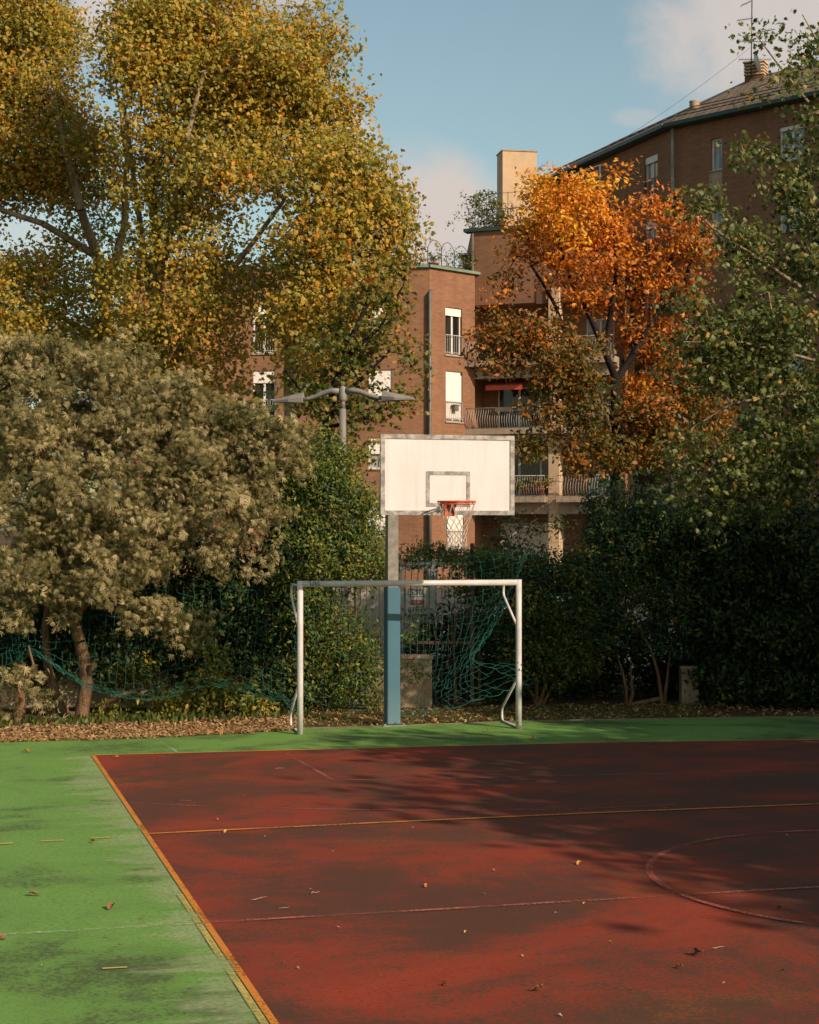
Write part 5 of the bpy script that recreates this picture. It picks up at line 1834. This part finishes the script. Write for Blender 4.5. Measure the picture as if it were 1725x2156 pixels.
# ------------------------------------------------------------------ ball nets
M['net_teal'] = simple('teal_net', (0.012, 0.15, 0.105), (0.008, 0.09, 0.065), 5, 0.6)


def net(name, label, ctrl, nu, nv, seed, r=0.0021, jit=0.011, group=None, edge=None, skip=0.06):
    """ctrl: rows (top to bottom) of (px, py, Y) control points; bilinear / cosine interpolated sheet of cords"""
    rng = np.random.default_rng(seed)
    Cp = np.array([[tuple(at(*p)) for p in row] for row in ctrl])

    def cat(a, t):
        n = len(a) - 1
        i = min(int(t * n), n - 1)
        f = t * n - i
        p0, p1, p2, p3 = a[max(i - 1, 0)], a[i], a[i + 1], a[min(i + 2, n)]
        return 0.5 * (2 * p1 + (p2 - p0) * f + (2 * p0 - 5 * p1 + 4 * p2 - p3) * f * f + (3 * p1 - p0 - 3 * p2 + p3) * f ** 3)

    def S(u, v):
        rows = [cat(row, u) for row in Cp]
        return cat(np.array(rows), v)
    G = np.array([[S(i / nu, j / nv) for i in range(nu + 1)] for j in range(nv + 1)])
    G += rng.normal(size=G.shape) * jit
    A, B, RA = [], [], []
    for j in range(nv + 1):
        for i in range(nu + 1):
            for di, dj in ((1, 0), (0, 1)):
                if i + di <= nu and j + dj <= nv:
                    if rng.random() < skip:
                        continue
                    a, b_2 = G[j, i], G[j + dj, i + di]
                    L = np.linalg.norm(b_2 - a)
                    mid = (a + b_2) / 2 + np.array((0, 0, -0.10 * L if di else 0)) + rng.normal(size=3) * 0.035 * L
                    rr_ = r * (1.9 if edge and ((edge == 'bottom' and j == nv and di) or (edge == 'top' and j == 0 and di)) else 1)
                    A += [a, mid]
                    B += [mid, b_2]
                    RA += [rr_, rr_]
    V, F = segs_mesh(name, np.array(A), np.array(B), np.array(RA), np.array(RA), 4)
    o = link_mesh(name, np_mesh(name, V, F, smooth=True), M['net_teal'])
    return tag(o, label, 'ball net', group)


NY = 24.55
net('ball_net', 'teal ball net slung in a swag around the crooked trunk on the left',
    [[(-60, 1240, NY), (20, 1230, NY), (66, 1225, NY), (200, 1180, NY + .2), (330, 1190, NY + .2), (470, 1230, NY + .2), (600, 1250, NY)],
     [(-60, 1330, NY), (20, 1320, NY), (64, 1330, NY), (190, 1310, NY + .1), (320, 1320, NY + .1), (470, 1330, NY + .1), (600, 1360, NY)],
     [(-60, 1420, NY), (20, 1385, NY), (66, 1364, NY - .1), (180, 1425, NY - .1), (310, 1440, NY), (450, 1410, NY), (600, 1455, NY)],
     [(-60, 1480, NY), (20, 1420, NY), (70, 1371, NY - .1), (190, 1444, NY - .1), (320, 1464, NY), (460, 1437, NY), (620, 1478, NY)],
     [(-60, 1490, NY), (20, 1425, NY), (74, 1380, NY - .1), (195, 1452, NY - .1), (330, 1472, NY), (460, 1444, NY), (640, 1500, NY)]], 46, 18, 1, edge='bottom', skip=.3)
net('ball_net', 'teal ball net draped over the laurel shrub between goal post and pole',
    [[(575, 1090, NY + 1.0), (660, 1030, NY + 1.15), (740, 1010, NY + 1.15), (800, 1010, NY + 1.3)],
     [(590, 1180, NY + 1.0), (665, 1160, NY + 1.1), (740, 1150, NY + 1.1), (812, 1150, NY + 1.2)],
     [(610, 1290, NY + .9), (665, 1300, NY + 1.05), (740, 1290, NY + 1.1), (820, 1270, NY + 1.1)],
     [(620, 1400, NY + .3), (670, 1420, NY + .4), (740, 1410, NY + .4), (815, 1400, NY + .6)],
     [(640, 1465, NY + .2), (680, 1485, NY + .2), (740, 1495, NY + .3), (812, 1490, NY + .4)]], 16, 30, 2, edge='bottom', skip=.5)
net('ball_net', 'teal ball net gathered into a hanging bunch behind the right goal post',
    [[(815, 1165, NY + 1), (900, 1170, NY + .9), (980, 1172, NY + .8), (1050, 1165, NY + .7), (1120, 1150, NY + .8)],
     [(818, 1230, NY + .9), (900, 1245, NY + .8), (985, 1250, NY + .6), (1062, 1235, NY + .4), (1085, 1225, NY + .5)],
     [(822, 1290, NY + .8), (900, 1315, NY + .6), (975, 1310, NY + .4), (1046, 1290, NY + .3), (1060, 1285, NY + .4)],
     [(825, 1370, NY + .6), (895, 1385, NY + .4), (960, 1375, NY + .3), (1015, 1345, NY + .2), (1030, 1340, NY + .3)],
     [(830, 1440, NY + .4), (890, 1447, NY + .3), (940, 1430, NY + .2), (985, 1395, NY + .1), (1000, 1390, NY + .2)],
     [(835, 1490, NY + .2), (880, 1490, NY + .1), (930, 1470, NY + .1), (985, 1440, NY + .1), (1090, 1400, NY + .2)],
     [(845, 1508, NY), (905, 1504, NY), (965, 1488, NY), (1040, 1462, NY + .1), (1135, 1436, NY + .3)]], 20, 26, 3, edge='bottom', skip=.2)
net('ball_net', 'teal ball net strung on a line in front of the oak, above the right hedge',
    [[(1000, 1020, NY + 1.2), (1080, 1018, NY + 1.2), (1160, 1014, NY + 1.2), (1240, 1012, NY + 1.2), (1320, 1010, NY + 1.2), (1420, 1012, NY + 1.2)],
     [(1000, 1090, NY + 1.1), (1080, 1088, NY + 1.1), (1160, 1080, NY + 1.1), (1240, 1085, NY + 1.1), (1320, 1085, NY + 1.1), (1420, 1090, NY + 1.1)],
     [(1010, 1160, NY + 1.3), (1080, 1160, NY + 1.4), (1170, 1160, NY + 1.5), (1250, 1165, NY + 1.6), (1330, 1170, NY + 1.6), (1430, 1180, NY + 1.8)],
     [(1020, 1230, NY + 1.4), (1090, 1240, NY + 1.5), (1175, 1240, NY + 1.5), (1260, 1250, NY + 1.6), (1340, 1260, NY + 1.7), (1440, 1280, NY + 1.7)],
     [(1030, 1330, NY + 1.5), (1100, 1330, NY + 1.6), (1180, 1340, NY + 1.6), (1270, 1350, NY + 1.7), (1350, 1370, NY + 1.7), (1450, 1390, NY + 1.8)]], 26, 18, 4, edge='top', skip=.35)

# ------------------------------------------------------------------ fence, low wall, gate panel, signs
M['rust_bar'] = simple('rusty_bar', (0.05, 0.03, 0.02), (0.08, 0.05, 0.035), 5, 0.7)
M['beige_wall'] = simple('beige_render_wall', (0.36, 0.26, 0.16), (0.24, 0.17, 0.105), 4, 0.9, bump=0.2, fine=0.3)
YF = 26.9
WALLX0, WALLX1 = -9.0, (910 - CX) / FOC * 26.5
wl = thing('low_wall', 'low beige rendered wall ending behind the blue pole, carrying the fence', 'wall', ((WALLX0 + WALLX1) / 2, 26.65, 0))
m_ = MB()
m_.box(((WALLX0 + WALLX1) / 2, 26.65, 0.38), (WALLX1 - WALLX0, 0.26, 0.76))
m_.build('wall_body', M['beige_wall'], wl, 0.01)
m_ = MB()
m_.box(((WALLX0 + WALLX1) / 2, 26.65, 0.785), (WALLX1 - WALLX0 + 0.04, 0.32, 0.05))
m_.build('wall_cap', M['concrete'], wl, 0.01)
xp = (1453 - CX) / FOC * 27.0
pr = thing('gate_pier', 'short beige pier half hidden in the dark right hedge', 'pier', (xp, 27.1, 0))
m_ = MB()
m_.box((xp, 27.1, 0.28), (0.27, 0.27, 0.56))
m_.build('pier_body', M['beige_wall'], pr, 0.01)
m_ = MB()
m_.box((xp, 27.1, 0.585), (0.31, 0.31, 0.04))
m_.build('pier_cap', M['concrete'], pr, 0.008)
fe = thing('metal_fence', 'rusty vertical bar fence with pale top rail behind the pole', 'fence', (0, 26.65, 0.8))
m_ = MB()
x = -8.9
while x < 0.95:
    zb = 0.81 if x < WALLX1 else 0.05
    m_.tube([Vector((x, 26.65, zb)), Vector((x, 26.65, 1.9)), Vector((x + 0.06, 26.62, 2.55))], 0.0085, 4, caps=False)
    x += 0.098
m_.build('bars', M['rust_bar'], fe)
for zz, mt in ((2.235, 'iron_pale'), (1.0, 'rust_bar')):
    m_ = MB()
    m_.box((-3.9, 26.67 + 0.0, zz), (9.8, 0.03, 0.045))
    m_.build('rail', M[mt], fe)
for x in (-6.5, -4.0, -1.55, 0.98):
    m_ = MB()
    m_.box((x, 26.71, 1.3), (0.06, 0.05, 2.5 if x > WALLX1 else 1.0))
    m_.build('fence_post', M['iron'], fe)
M['panel_grey'] = simple('grey_white_panel', (0.56, 0.52, 0.47), (0.46, 0.43, 0.39), 2, 0.6)
YG = 28.5
gx0, gx1 = (690 - CX) / FOC * YG, (908 - CX) / FOC * YG


def gz(y, Y=YG):
    return EYE + (HY - y) / FOC * Y


gt = thing('metal_gate', 'grey white sheet metal gate with a framed opening, seen through the fence', 'gate', ((gx0 + gx1) / 2, YG, 0))
m_ = MB()
m_.box(((gx0 + gx1) / 2, YG, (0.1 + gz(1238)) / 2), (gx1 - gx0, 0.05, gz(1238) - 0.1))
m_.build('sheet', M['panel_grey'], gt)
m_ = MB()
fx0 = (843 - CX) / FOC * YG
m_.box(((fx0 + gx1) / 2, YG - 0.0, gz(1195)), (gx1 - fx0 + .1, 0.07, 0.06))
m_.box(((fx0 + gx1) / 2, YG - 0.0, gz(1240)), (gx1 - fx0, 0.072, 0.05))
m_.box((fx0, YG, (gz(1240) + gz(1195)) / 2), (0.06, 0.069, gz(1195) - gz(1240)))
q = [Vector(((x - CX) / FOC * YG, YG, gz(y))) for x, y in ((902, 1375), (913, 1375), (924, 1188), (903, 1190))]
for dy in (-0.05, 0.05):
    m_.face([p + Vector((0, dy, 0)) for p in (q if dy < 0 else q[::-1])])
for i in range(4):
    a, b_2 = q[i], q[(i + 1) % 4]
    m_.face([a + Vector((0, -.05, 0)), a + Vector((0, .05, 0)), b_2 + Vector((0, .05, 0)), b_2 + Vector((0, -.05, 0))])
m_.build('gate_frame', M['panel_grey'], gt)
m_ = MB()
m_.box(((gx0 + gx1) / 2 + 0.2, YG + 0.3, gz(1186)), (2.9, 0.05, 0.035))
m_.build('top_bar', M['iron_pale'], gt)
M['sign_white'] = simple('sign_white', (0.74, 0.72, 0.68), (0.66, 0.64, 0.6), 4, 0.5)
M['sign_red'] = simple('sign_red', (0.55, 0.05, 0.03), None, 4, 0.5)
M['sign_black'] = simple('sign_black', (0.02, 0.02, 0.02), None, 4, 0.5)
M['sign_purple'] = simple('sign_purple', (0.13, 0.09, 0.2), None, 4, 0.5)
YS = YG - 0.05
UX = Vector((1, 0, 0))
sg = thing('exit_sign', 'white sign reading USCITA over a red left arrow, on the grey gate', 'sign', at(876, 1270, YS))
m_ = MB()
c = at(876.5, 1265, YS)
m_.box((c.x, c.y, c.z), (0.335, 0.012, 0.44))
pl = m_.build('plate', M['sign_white'], sg)
place_text('lettering', 'USCITA', 0.12, 0.27, at(876.5, 1248.5, YS - .010), UX, ZUP, M['sign_black'], sg)
m_ = MB()
ya = YS - 0.012
pts = [at(x, y, ya) for x, y in ((861, 1268.5), (868, 1262), (868, 1264), (894, 1264), (894, 1273), (868, 1273), (868, 1275))]
m_.face(pts[::-1])
m_.build('arrow', M['sign_red'], sg)
place_text('arrow_lettering', 'PEDONALE', 0.05, 0.17, at(881, 1268.5, YS - .016), UX, ZUP, M['sign_white'], sg)
m_ = MB()
for x0, y0, x1, y1 in ((860, 1279, 894, 1280), (860, 1288, 894, 1289), (860, 1280, 861, 1288), (893, 1280, 894, 1288), (863, 1282, 866, 1286), (868, 1282, 872, 1286), (875, 1282, 878, 1286), (880, 1282, 884, 1286), (886, 1282, 890, 1286), (860, 1241, 895, 1242), (860, 1255.5, 895, 1256.5)):
    a, b_2 = at(x0, y1, YS - .012), at(x1, y0, YS - .012)
    m_.face([a, Vector((b_2.x, a.y, a.z)), b_2, Vector((a.x, a.y, b_2.z))])
m_.build('small_print', M['sign_black'], sg)
ps = thing('poster', 'small white and violet poster on the gate behind the laurel', 'poster', at(737, 1252, YS))
m_ = MB()
c = at(737, 1252, YS)
m_.box((c.x, c.y, c.z), (0.10, 0.01, 0.21))
pl = m_.build('sheet', M['sign_white'], ps)
m_ = MB()
c = at(736, 1251, YS - .007)
m_.box((c.x, c.y, c.z), (0.07, 0.004, 0.12))
m_.build('print', M['sign_purple'], ps)
m_ = MB()
c = at(736, 1252, YS - .011)
m_.box((c.x, c.y, c.z), (0.035, 0.003, 0.06))
m_.build('picture', M['sign_white'], ps)

# ------------------------------------------------------------------ parked cars behind the fence
M['rubber'] = simple('tyre_rubber', (0.015, 0.015, 0.015), (0.025, 0.025, 0.025), 9, 0.9)
M['alloy'] = simple('wheel_rim', (0.35, 0.35, 0.35), (0.3, 0.3, 0.3), 9, 0.35, 0.8)
M['lamp_red'] = simple('tail_lamp', (0.3, 0.02, 0.015), None, 9, 0.2)
M['lamp_clear'] = simple('head_lamp', (0.6, 0.6, 0.6), None, 9, 0.1)


def car(label, x, y, flip, paint):
    root = thing('parked_car', label, 'car', (x, y, 0), 'cars parked behind the fence')
    s = -1 if flip else 1

    def p(u, v, z):
        return Vector((x + s * u, y + v, z))
    # side section of the body: (u, bottom z, shoulder z, roof z or None)
    st = [(-2.05, .42, .62), (-2.0, .30, .78), (-1.7, .22, .90), (-1.0, .2, .95), (0.3, .2, .96), (1.0, .2, .96), (1.75, .22, .95), (2.0, .28, .88), (2.08, .42, .70)]
    m_ = MB()
    rings = []
    for u, zb, zt in st:
        hw = 0.80 - (0.14 if abs(u) > 1.95 else 0.03 if abs(u) > 1.6 else 0)
        rings.append([p(u, -hw + .05, zb), p(u, -hw, zb + .12), p(u, -hw - .02, (zb + zt) / 2), p(u, -hw + .03, zt - .04), p(u, -hw + .12, zt), p(u, hw - .12, zt), p(u, hw - .03, zt - .04), p(u, hw + .02, (zb + zt) / 2), p(u, hw, zb + .12), p(u, hw - .05, zb)])
    for i in range(len(rings) - 1):
        for k in range(10):
            q = [rings[i][k], rings[i + 1][k], rings[i + 1][(k + 1) % 10], rings[i][(k + 1) % 10]]
            m_.face(q if flip else q[::-1], None, False)
    m_.face(rings[0] if not flip else rings[0][::-1])
    m_.face(rings[-1][::-1] if not flip else rings[-1])
    # roof and pillars
    cab = [(-0.95, .95, .70), (-0.30, 1.42, .58), (0.9, 1.44, .58), (1.65, .96, .70)]
    rf = [[p(u, -w_, z) for u, z, w_ in cab], [p(u, w_, z) for u, z, w_ in cab]]
    m_.face([rf[0][1], rf[0][2], rf[1][2], rf[1][1]])
    for sd in (0, 1):
        sg_ = -1 if sd == 0 else 1
        for (a, b_2) in ((0, 1), (2, 3)):
            m_.tube([rf[sd][a], rf[sd][b_2]], 0.045, 6)
        m_.tube([p(.42, sg_ * .69, .95), p(.36, sg_ * .585, 1.42)], 0.04, 6)
        m_.tube([rf[sd][1], rf[sd][2]], 0.045, 6)
    body = m_.build('body', paint, root)
    for nm, f in (('windscreen', [rf[0][0], rf[0][1], rf[1][1], rf[1][0]]), ('rear_window', [rf[0][2], rf[0][3], rf[1][3], rf[1][2]]), ('side_window', rf[0]), ('side_window', rf[1])):
        m_ = MB()
        m_.face(f)
        m_.build(nm, M['glass_dark'], root)
    for u in (-1.28, 1.32):
        for v in (-0.74, 0.74):
            m_ = MB()
            c = p(u, v, .31)
            prof = [(.17, -.09), (.29, -.1), (.31, -.06), (.31, .06), (.29, .1), (.17, .09)]
            for i in range(len(prof) - 1):
                for k in range(20):
                    q = []
                    for r_, o_, kk in ((*prof[i], k), (*prof[i], k + 1), (*prof[i + 1], k + 1), (*prof[i + 1], k)):
                        t = 2 * math.pi * kk / 20
                        q.append(c + Vector((r_ * math.cos(t), o_, r_ * math.sin(t))))
                    m_.face(q, None, True)
            w_ = m_.build('wheel', M['rubber'], root)
            m_ = MB()
            sd = -1 if v < 0 else 1
            hub = c + Vector((0, sd * .075, 0))
            for k in range(20):
                t, t2 = 2 * math.pi * k / 20, 2 * math.pi * (k + 1) / 20
                m_.face([hub, hub + Vector((.18 * math.cos(t), sd * .012, .18 * math.sin(t))), hub + Vector((.18 * math.cos(t2), sd * .012, .18 * math.sin(t2)))])
            m_.build('wheel_rim', M['alloy'], w_)
    for v in (-.55, .55):
        m_ = MB()
        c = p(-2.03, v, .66)
        m_.box(tuple(c), (.1, .26, .13))
        m_.build('headlight', M['lamp_clear'], root, 0.02)
        m_ = MB()
        c = p(2.05, v, .74)
        m_.box(tuple(c), (.08, .22, .18))
        m_.build('tail_light', M['lamp_red'], root, 0.02)
    return root


car('wine red car parked behind the laurel shrub, left of the blue pole', -2.15, 32.2, False, simple('wine_red_paint', (0.24, 0.02, 0.02), None, 3, 0.25, spec=.6))
car('white car parked behind the sage bush at the left', -7.3, 32.0, True, simple('white_car_paint', (0.35, 0.34, 0.33), None, 3, 0.25, spec=.6))
car('slate blue car parked right of the pole, seen through the gap in the hedge', 2.25, 32.4, False, simple('slate_paint', (0.10, 0.14, 0.17), None, 3, 0.25, spec=.6))
car('pale blue car glimpsed through the dark hedge at the right', 7.4, 32.2, True, simple('pale_blue_paint', (0.16, 0.21, 0.24), None, 3, 0.25, spec=.6))

# ------------------------------------------------------------------ plants on roofs and balconies


def roof_plant(label, base, h, r, seed, mat, pot=True, n=26, leaf=0.16, cat_='potted plant', lp=12):
    rng = np.random.default_rng(seed)
    root = thing('potted_plant', label, cat_, base)
    if pot:
        m_ = MB()
        m_.lathe([(0.001, 0), (0.17, 0), (0.24, 0.30), (0.26, 0.30), (0.26, 0.36), (0.22, 0.36), (0.21, 0.32), (0.001, 0.32)], base, 14)
        m_.build('pot', M['terracotta'], root)
    P = np.array(base) + np.stack([rng.normal(size=n) * r * .5, rng.normal(size=n) * r * .35, 0.45 + (h - .45) * rng.random(n)], 1)
    wood('stems', [([base + Vector((0, 0, .2)), base + Vector((0.02, 0, h * .5)), base + Vector((0, 0, h * .8))], 0.02, 0.01)], P, rng, M['twig_bark'], root, 0.007, 0.02)
    ci = np.repeat(np.arange(n), lp)
    pos = P[ci] + rng.normal(size=(len(ci), 3)) * 0.13
    nr = rng.normal(size=(len(ci), 3))
    nr[:, 2] += .4
    me = leaves_mesh('foliage', pos, nr, leaf * (.7 + .6 * rng.random(len(ci))), np.clip(.6 + .2 * rng.normal(size=len(ci)), 0, 1), OVAL, rng)
    link_mesh('foliage', me, M[mat], root)
    return root


def on_roof(x, Y, z):
    return Vector(((x - CX) / FOC * Y, Y, z))


roof_plant('loose olive shrub spilling over the left corner of the taller roof terrace', on_roof(1000, 83.4, ZB), 2.0, .9, 1, 'green_leaf', True, 34)
roof_plant('feathery bamboo in a terracotta pot on the taller roof terrace', on_roof(1024, 83.2, ZB), 2.1, .7, 2, 'weed', True, 40)
roof_plant('dense potted shrub against the cream roof tower', on_roof(1046, 83.0, ZB), 1.6, .7, 3, 'green_leaf', True, 30)
roof_plant('red flowering pot plant just left of the cream roof tower', on_roof(1060, 82.6, ZB), 0.8, .4, 4, 'weed', True, 10)
roof_plant('thin wispy climber on the lower roof railing', on_roof(940, 82.0, ZA), 1.3, .8, 5, 'green_leaf', True, 14, .13, lp=7)
roof_plant('low bush beside the hut on the lower roof', on_roof(968, 82.6, ZA), 1.0, .8, 6, 'laurel_leaf', True, 20, .14)
roof_plant('round terracotta pot with tuft at the corner of the lower roof', on_roof(914, 80.9, ZA), 0.55, .3, 7, 'weed', True, 7)
roof_plant('orange brown shrub on the lower roof beside the plane tree', on_roof(845, 81.8, ZA), 0.9, 1.3, 8, 'orange_leaf', True, 26)
pz = slabs[0]
for i, u in enumerate((0.5, 1.3, 2.1, 2.9, 3.6)):
    bs = wb.P(u, pz + 0.02, 0.55)
    rp_ = roof_plant(['trailing box of red flowers at the left end of the lowest balcony', 'yellow green flower box second along the lowest balcony', 'red geranium box in the middle of the lowest balcony', 'bushy flower box fourth along the lowest balcony', 'flower box beside the cream column on the lowest balcony'][i],
                     bs, 0.75, .75, 20 + i, 'weed' if i % 2 else 'maple_leaf', True, 16, .15, 'flower pot')
    rng = np.random.default_rng(40 + i)
    n = 14
    pos = np.array(bs) + np.stack([rng.normal(size=n) * .3, rng.normal(size=n) * .2 - .1, .35 + .35 * rng.random(n)], 1)
    me = leaves_mesh('flowers', pos, rng.normal(size=(n, 3)) + np.array((0, -1, .5)), np.full(n, .12), np.full(n, .98), COARSE, rng)
    link_mesh('flowers', me, M['maple_leaf'], rp_)
for i, u in enumerate((1.9, 3.0)):
    fb = thing('planter_box', ['grey planter hooked over the middle balcony rail, left one', 'grey planter hooked over the middle balcony rail beside the oak leaves'][i], 'planter', wb.P(u, slabs[1] + .78, .8))
    m_ = MB()
    m_.box((u, .86, slabs[1] + .88), (.75, .2, .2), wb.fr)
    m_.build('box', M['grey_pipe'], fb)
    m_ = MB()
    m_.box((u, .86, slabs[1] + .985), (.69, .15, .008), wb.fr)
    m_.build('earth', M['soil'], fb)

# ------------------------------------------------------------------ leaf litter, weeds, twigs
rng = np.random.default_rng(300)


def scatter_band(name, n, x0, x1, d0, d1, size, mat, seed, up=1.0, tint=.5, tv=.25, z=0.02, tmpl=OVAL, falloff=1.0, upright=False, kind='stuff', front=0.0):
    rng = np.random.default_rng(seed)
    bx = np.array([p[0] for p in BORDER])
    by = np.array([p[1] for p in BORDER])
    px = x0 + (x1 - x0) * rng.random(n)
    yb = np.interp(px, bx, by)
    g = np.array([tuple(gr(a, b_2)) for a, b_2 in zip(px, yb)])
    d = d0 + (d1 - d0) * rng.random(n) ** falloff
    sc = (g[:, 1] + d) / g[:, 1]
    pos = np.stack([g[:, 0] * sc, g[:, 1] + d, z + 0.03 * rng.random(n)], 1)
    nr = rng.normal(size=(n, 3)) * .35
    nr[:, 2] += up
    ax = None
    if upright:
        nr = rng.normal(size=(n, 3))
        nr[:, 2] *= .3
        ax = rng.normal(size=(n, 3)) * .5
        ax[:, 2] += 1.5
        pos[:, 2] += size * .3
    me = leaves_mesh(name, pos, nr, size * (.5 + rng.random(n)), np.clip(tint + tv * rng.normal(size=n), 0, 1), tmpl, rng, ax)
    o = link_mesh(name, me, M[mat])
    return tag(o, kind=kind)


tag(scatter_band('leaf_litter', 11000, -380, 640, -0.18, 1.7, 0.058, 'litter', 1, tint=.55, falloff=1.5), 'dry brown leaf litter spread under the sage bushes', 'leaf litter')
tag(scatter_band('leaf_litter', 1300, 640, 1725, 0.03, 2.2, 0.07, 'litter', 2, tint=.6), 'sparse fallen leaves on the ground behind the goal', 'leaf litter')
tag(scatter_band('ground_cover', 700, -300, 650, 1.3, 2.2, 0.10, 'weed', 3, upright=True, tint=.5), 'low weeds at the foot of the left bushes', 'ground cover')
tag(scatter_band('ground_cover', 3600, 640, 1480, 0.02, 1.9, 0.032, 'weed', 4, upright=True, tint=.55), 'short grass strip behind the goal', 'grass')
# brown leaves and twigs lying on the court
M['leaf_orange'] = simple('fallen_leaf_orange', (0.42, 0.14, 0.02), (0.3, 0.1, 0.02), 30, 0.8)
M['leaf_brown'] = simple('fallen_leaf_brown', (0.16, 0.06, 0.03), (0.24, 0.11, 0.05), 30, 0.8)
M['leaf_yellow'] = simple('fallen_leaf_yellow', (0.45, 0.25, 0.05), (0.36, 0.2, 0.05), 30, 0.8)
M['leaf_pale'] = simple('pale_debris', (0.36, 0.27, 0.18), (0.28, 0.2, 0.13), 30, 0.8)


def fallen_leaf(x, y, size, mat, label, group=None, rz=None, long=1.6):
    size *= 0.55
    p = gr(x, y, 0.03)
    rr = random.Random(int(x * 7 + y))
    me = bpy.data.meshes.new('fallen_leaf')
    nx, ny = 7, 4
    vs, fs = [], []
    for i in range(nx + 1):
        t = i / nx
        wd = math.sin(math.pi * min(1, t * 1.02 + .02)) ** .7 * (1 + .18 * math.sin(t * 17))
        for j in range(ny + 1):
            s = j / ny * 2 - 1
            vs.append(((t - .5) * size * long, s * wd * size * .42, size * (0.16 * s * s * (1.2 + math.sin(t * 5)) + 0.14 * math.sin(t * 4.0 + 1) + .03 * math.sin(s * 4 + t * 9))))
    for i in range(nx):
        for j in range(ny):
            a = i * (ny + 1) + j
            fs.append((a, a + ny + 1, a + ny + 2, a + 1))
    b0 = len(vs)
    for (dx, dz) in ((0, 0), (-.35, .06)):
        vs += [((-.5) * size * long + dx * size, -.02 * size, dz * size + .12 * size), ((-.5) * size * long + dx * size, .02 * size, dz * size + .12 * size)]
    fs.append((b0, b0 + 1, b0 + 3, b0 + 2))
    me.from_pydata(vs, [], fs)
    me.materials.append(M[mat])
    zmin = min(v[2] for v in vs)
    for v in me.vertices:
        v.co.z -= zmin
    o = bpy.data.objects.new('fallen_leaf', me)
    COL.objects.link(o)
    onred = True
    o.location = (p.x, p.y, 0.019)
    o.rotation_euler = (0, 0, rz if rz is not None else rr.uniform(0, 6.28))
    return tag(o, label, 'leaf', group)


for a in ((58, 1581, .10, 'leaf_orange', 'curled orange leaf on the green surface near the litter at far left'),
          (243, 1594, .09, 'leaf_yellow', 'yellow leaf lying on the far orange line near the red corner'),
          (197, 1770, .10, 'leaf_orange', 'curled orange brown leaf touching the rightmost yellow dash on the green'),
          (73, 1882, .10, 'leaf_brown', 'flat reddish brown leaf left of the other brown leaf on the green'),
          (233, 1909, .11, 'leaf_brown', 'oval pinkish brown leaf alone on the green near the red edge'),
          (2, 1973, .10, 'leaf_brown', 'brown leaf at the left picture edge on the faded white line'),
          (475, 1750, .07, 'leaf_yellow', 'small yellow leaf sitting on the orange line across the red court'),
          (1120, 1553, .10, 'leaf_orange', 'bright orange leaf on the green strip right of the goal'),
          (1026, 1537, .08, 'leaf_orange', 'small orange leaf on the green strip inside the goal'),
          (1219, 1817, .08, 'leaf_yellow', 'ochre leaf on the dark red court left of the painted circle'),
          (1473, 2006, .15, 'leaf_brown', 'large curled brown leaf in the right foreground'),
          (1429, 2034, .09, 'leaf_orange', 'small orange brown leaf below the large curled one'),
          (1644, 1911, .10, 'leaf_brown', 'crumpled brown leaf inside the painted circle at right'),
          (1130, 2082, .12, 'leaf_brown', 'dark curled leaf in the middle foreground of the red court'),
          (898, 1864, .07, 'leaf_orange', 'tiny orange leaf on the centre of the red court'),
          (938, 2070, .08, 'leaf_yellow', 'pale ochre leaf in the foreground left of the dark curled one')):
    fallen_leaf(*a)
small = [(514, 1673), (458, 1723), (714, 1950), (747, 1825), (596, 2025), (628, 2035), (801, 2051), (744, 1582), (1172, 1920), (1524, 2067), (1429, 1764), (1359, 1844), (1658, 1756), (1286, 1980), (1410, 1855), (1020, 1880), (1150, 1770), (980, 1960), (1040, 1830), (1330, 2080), (870, 1740), (1230, 1900), (655, 1870), (1560, 1800), (560, 1760), (1100, 2010), (700, 1790), (1650, 2040), (1400, 1700), (160, 1650), (120, 1840), (300, 1930), (90, 2030), (330, 2080), (1180, 2135), (1010, 1690)]
for i, (x, y) in enumerate(small):
    fallen_leaf(x, y, .022 + .02 * ((i * 37) % 10) / 10, ['leaf_pale', 'leaf_yellow', 'leaf_pale', 'leaf_brown'][i % 4], 'tiny leaf fragment scattered on the court surface', 'tiny leaf fragments on the court')


def twig(x0, y0, x1, y1, r, label, mat='leaf_pale'):
    a, b_2 = gr(x0, y0, .022), gr(x1, y1, .022)
    m_ = MB()
    rr = random.Random(int(x0))
    m_.tube([a.lerp(b_2, t) + Vector((rr.uniform(-.01, .01), rr.uniform(-.02, .02), .004 + r)) for t in (0, .3, .6, 1)], [r, r, r * .8, r * .4], 5)
    o = m_.build('twig', M[mat])
    return tag(o, label, 'twig')


twig(528, 1897, 562, 1890, .003, 'long straw coloured twig on the bright red patch')
twig(655, 1882, 676, 1880, .004, 'short grey twig right of the long straw one')
twig(590, 1913, 612, 1912, .002, 'thin pale twig below the long straw one')
twig(370, 1686, 405, 1688, .003, 'dark thin twig lying beside the faint arc near the left edge', 'leaf_brown')
twig(1500, 1999, 1524, 1996, .003, 'pale bent twig just right of the large curled brown leaf')
twig(580, 1619, 600, 1618, .002, 'pale twig near the far line of the red court')
twig(150, 1664, 163, 1661, .003, 'dark twig in the middle of the green surface', 'leaf_brown')
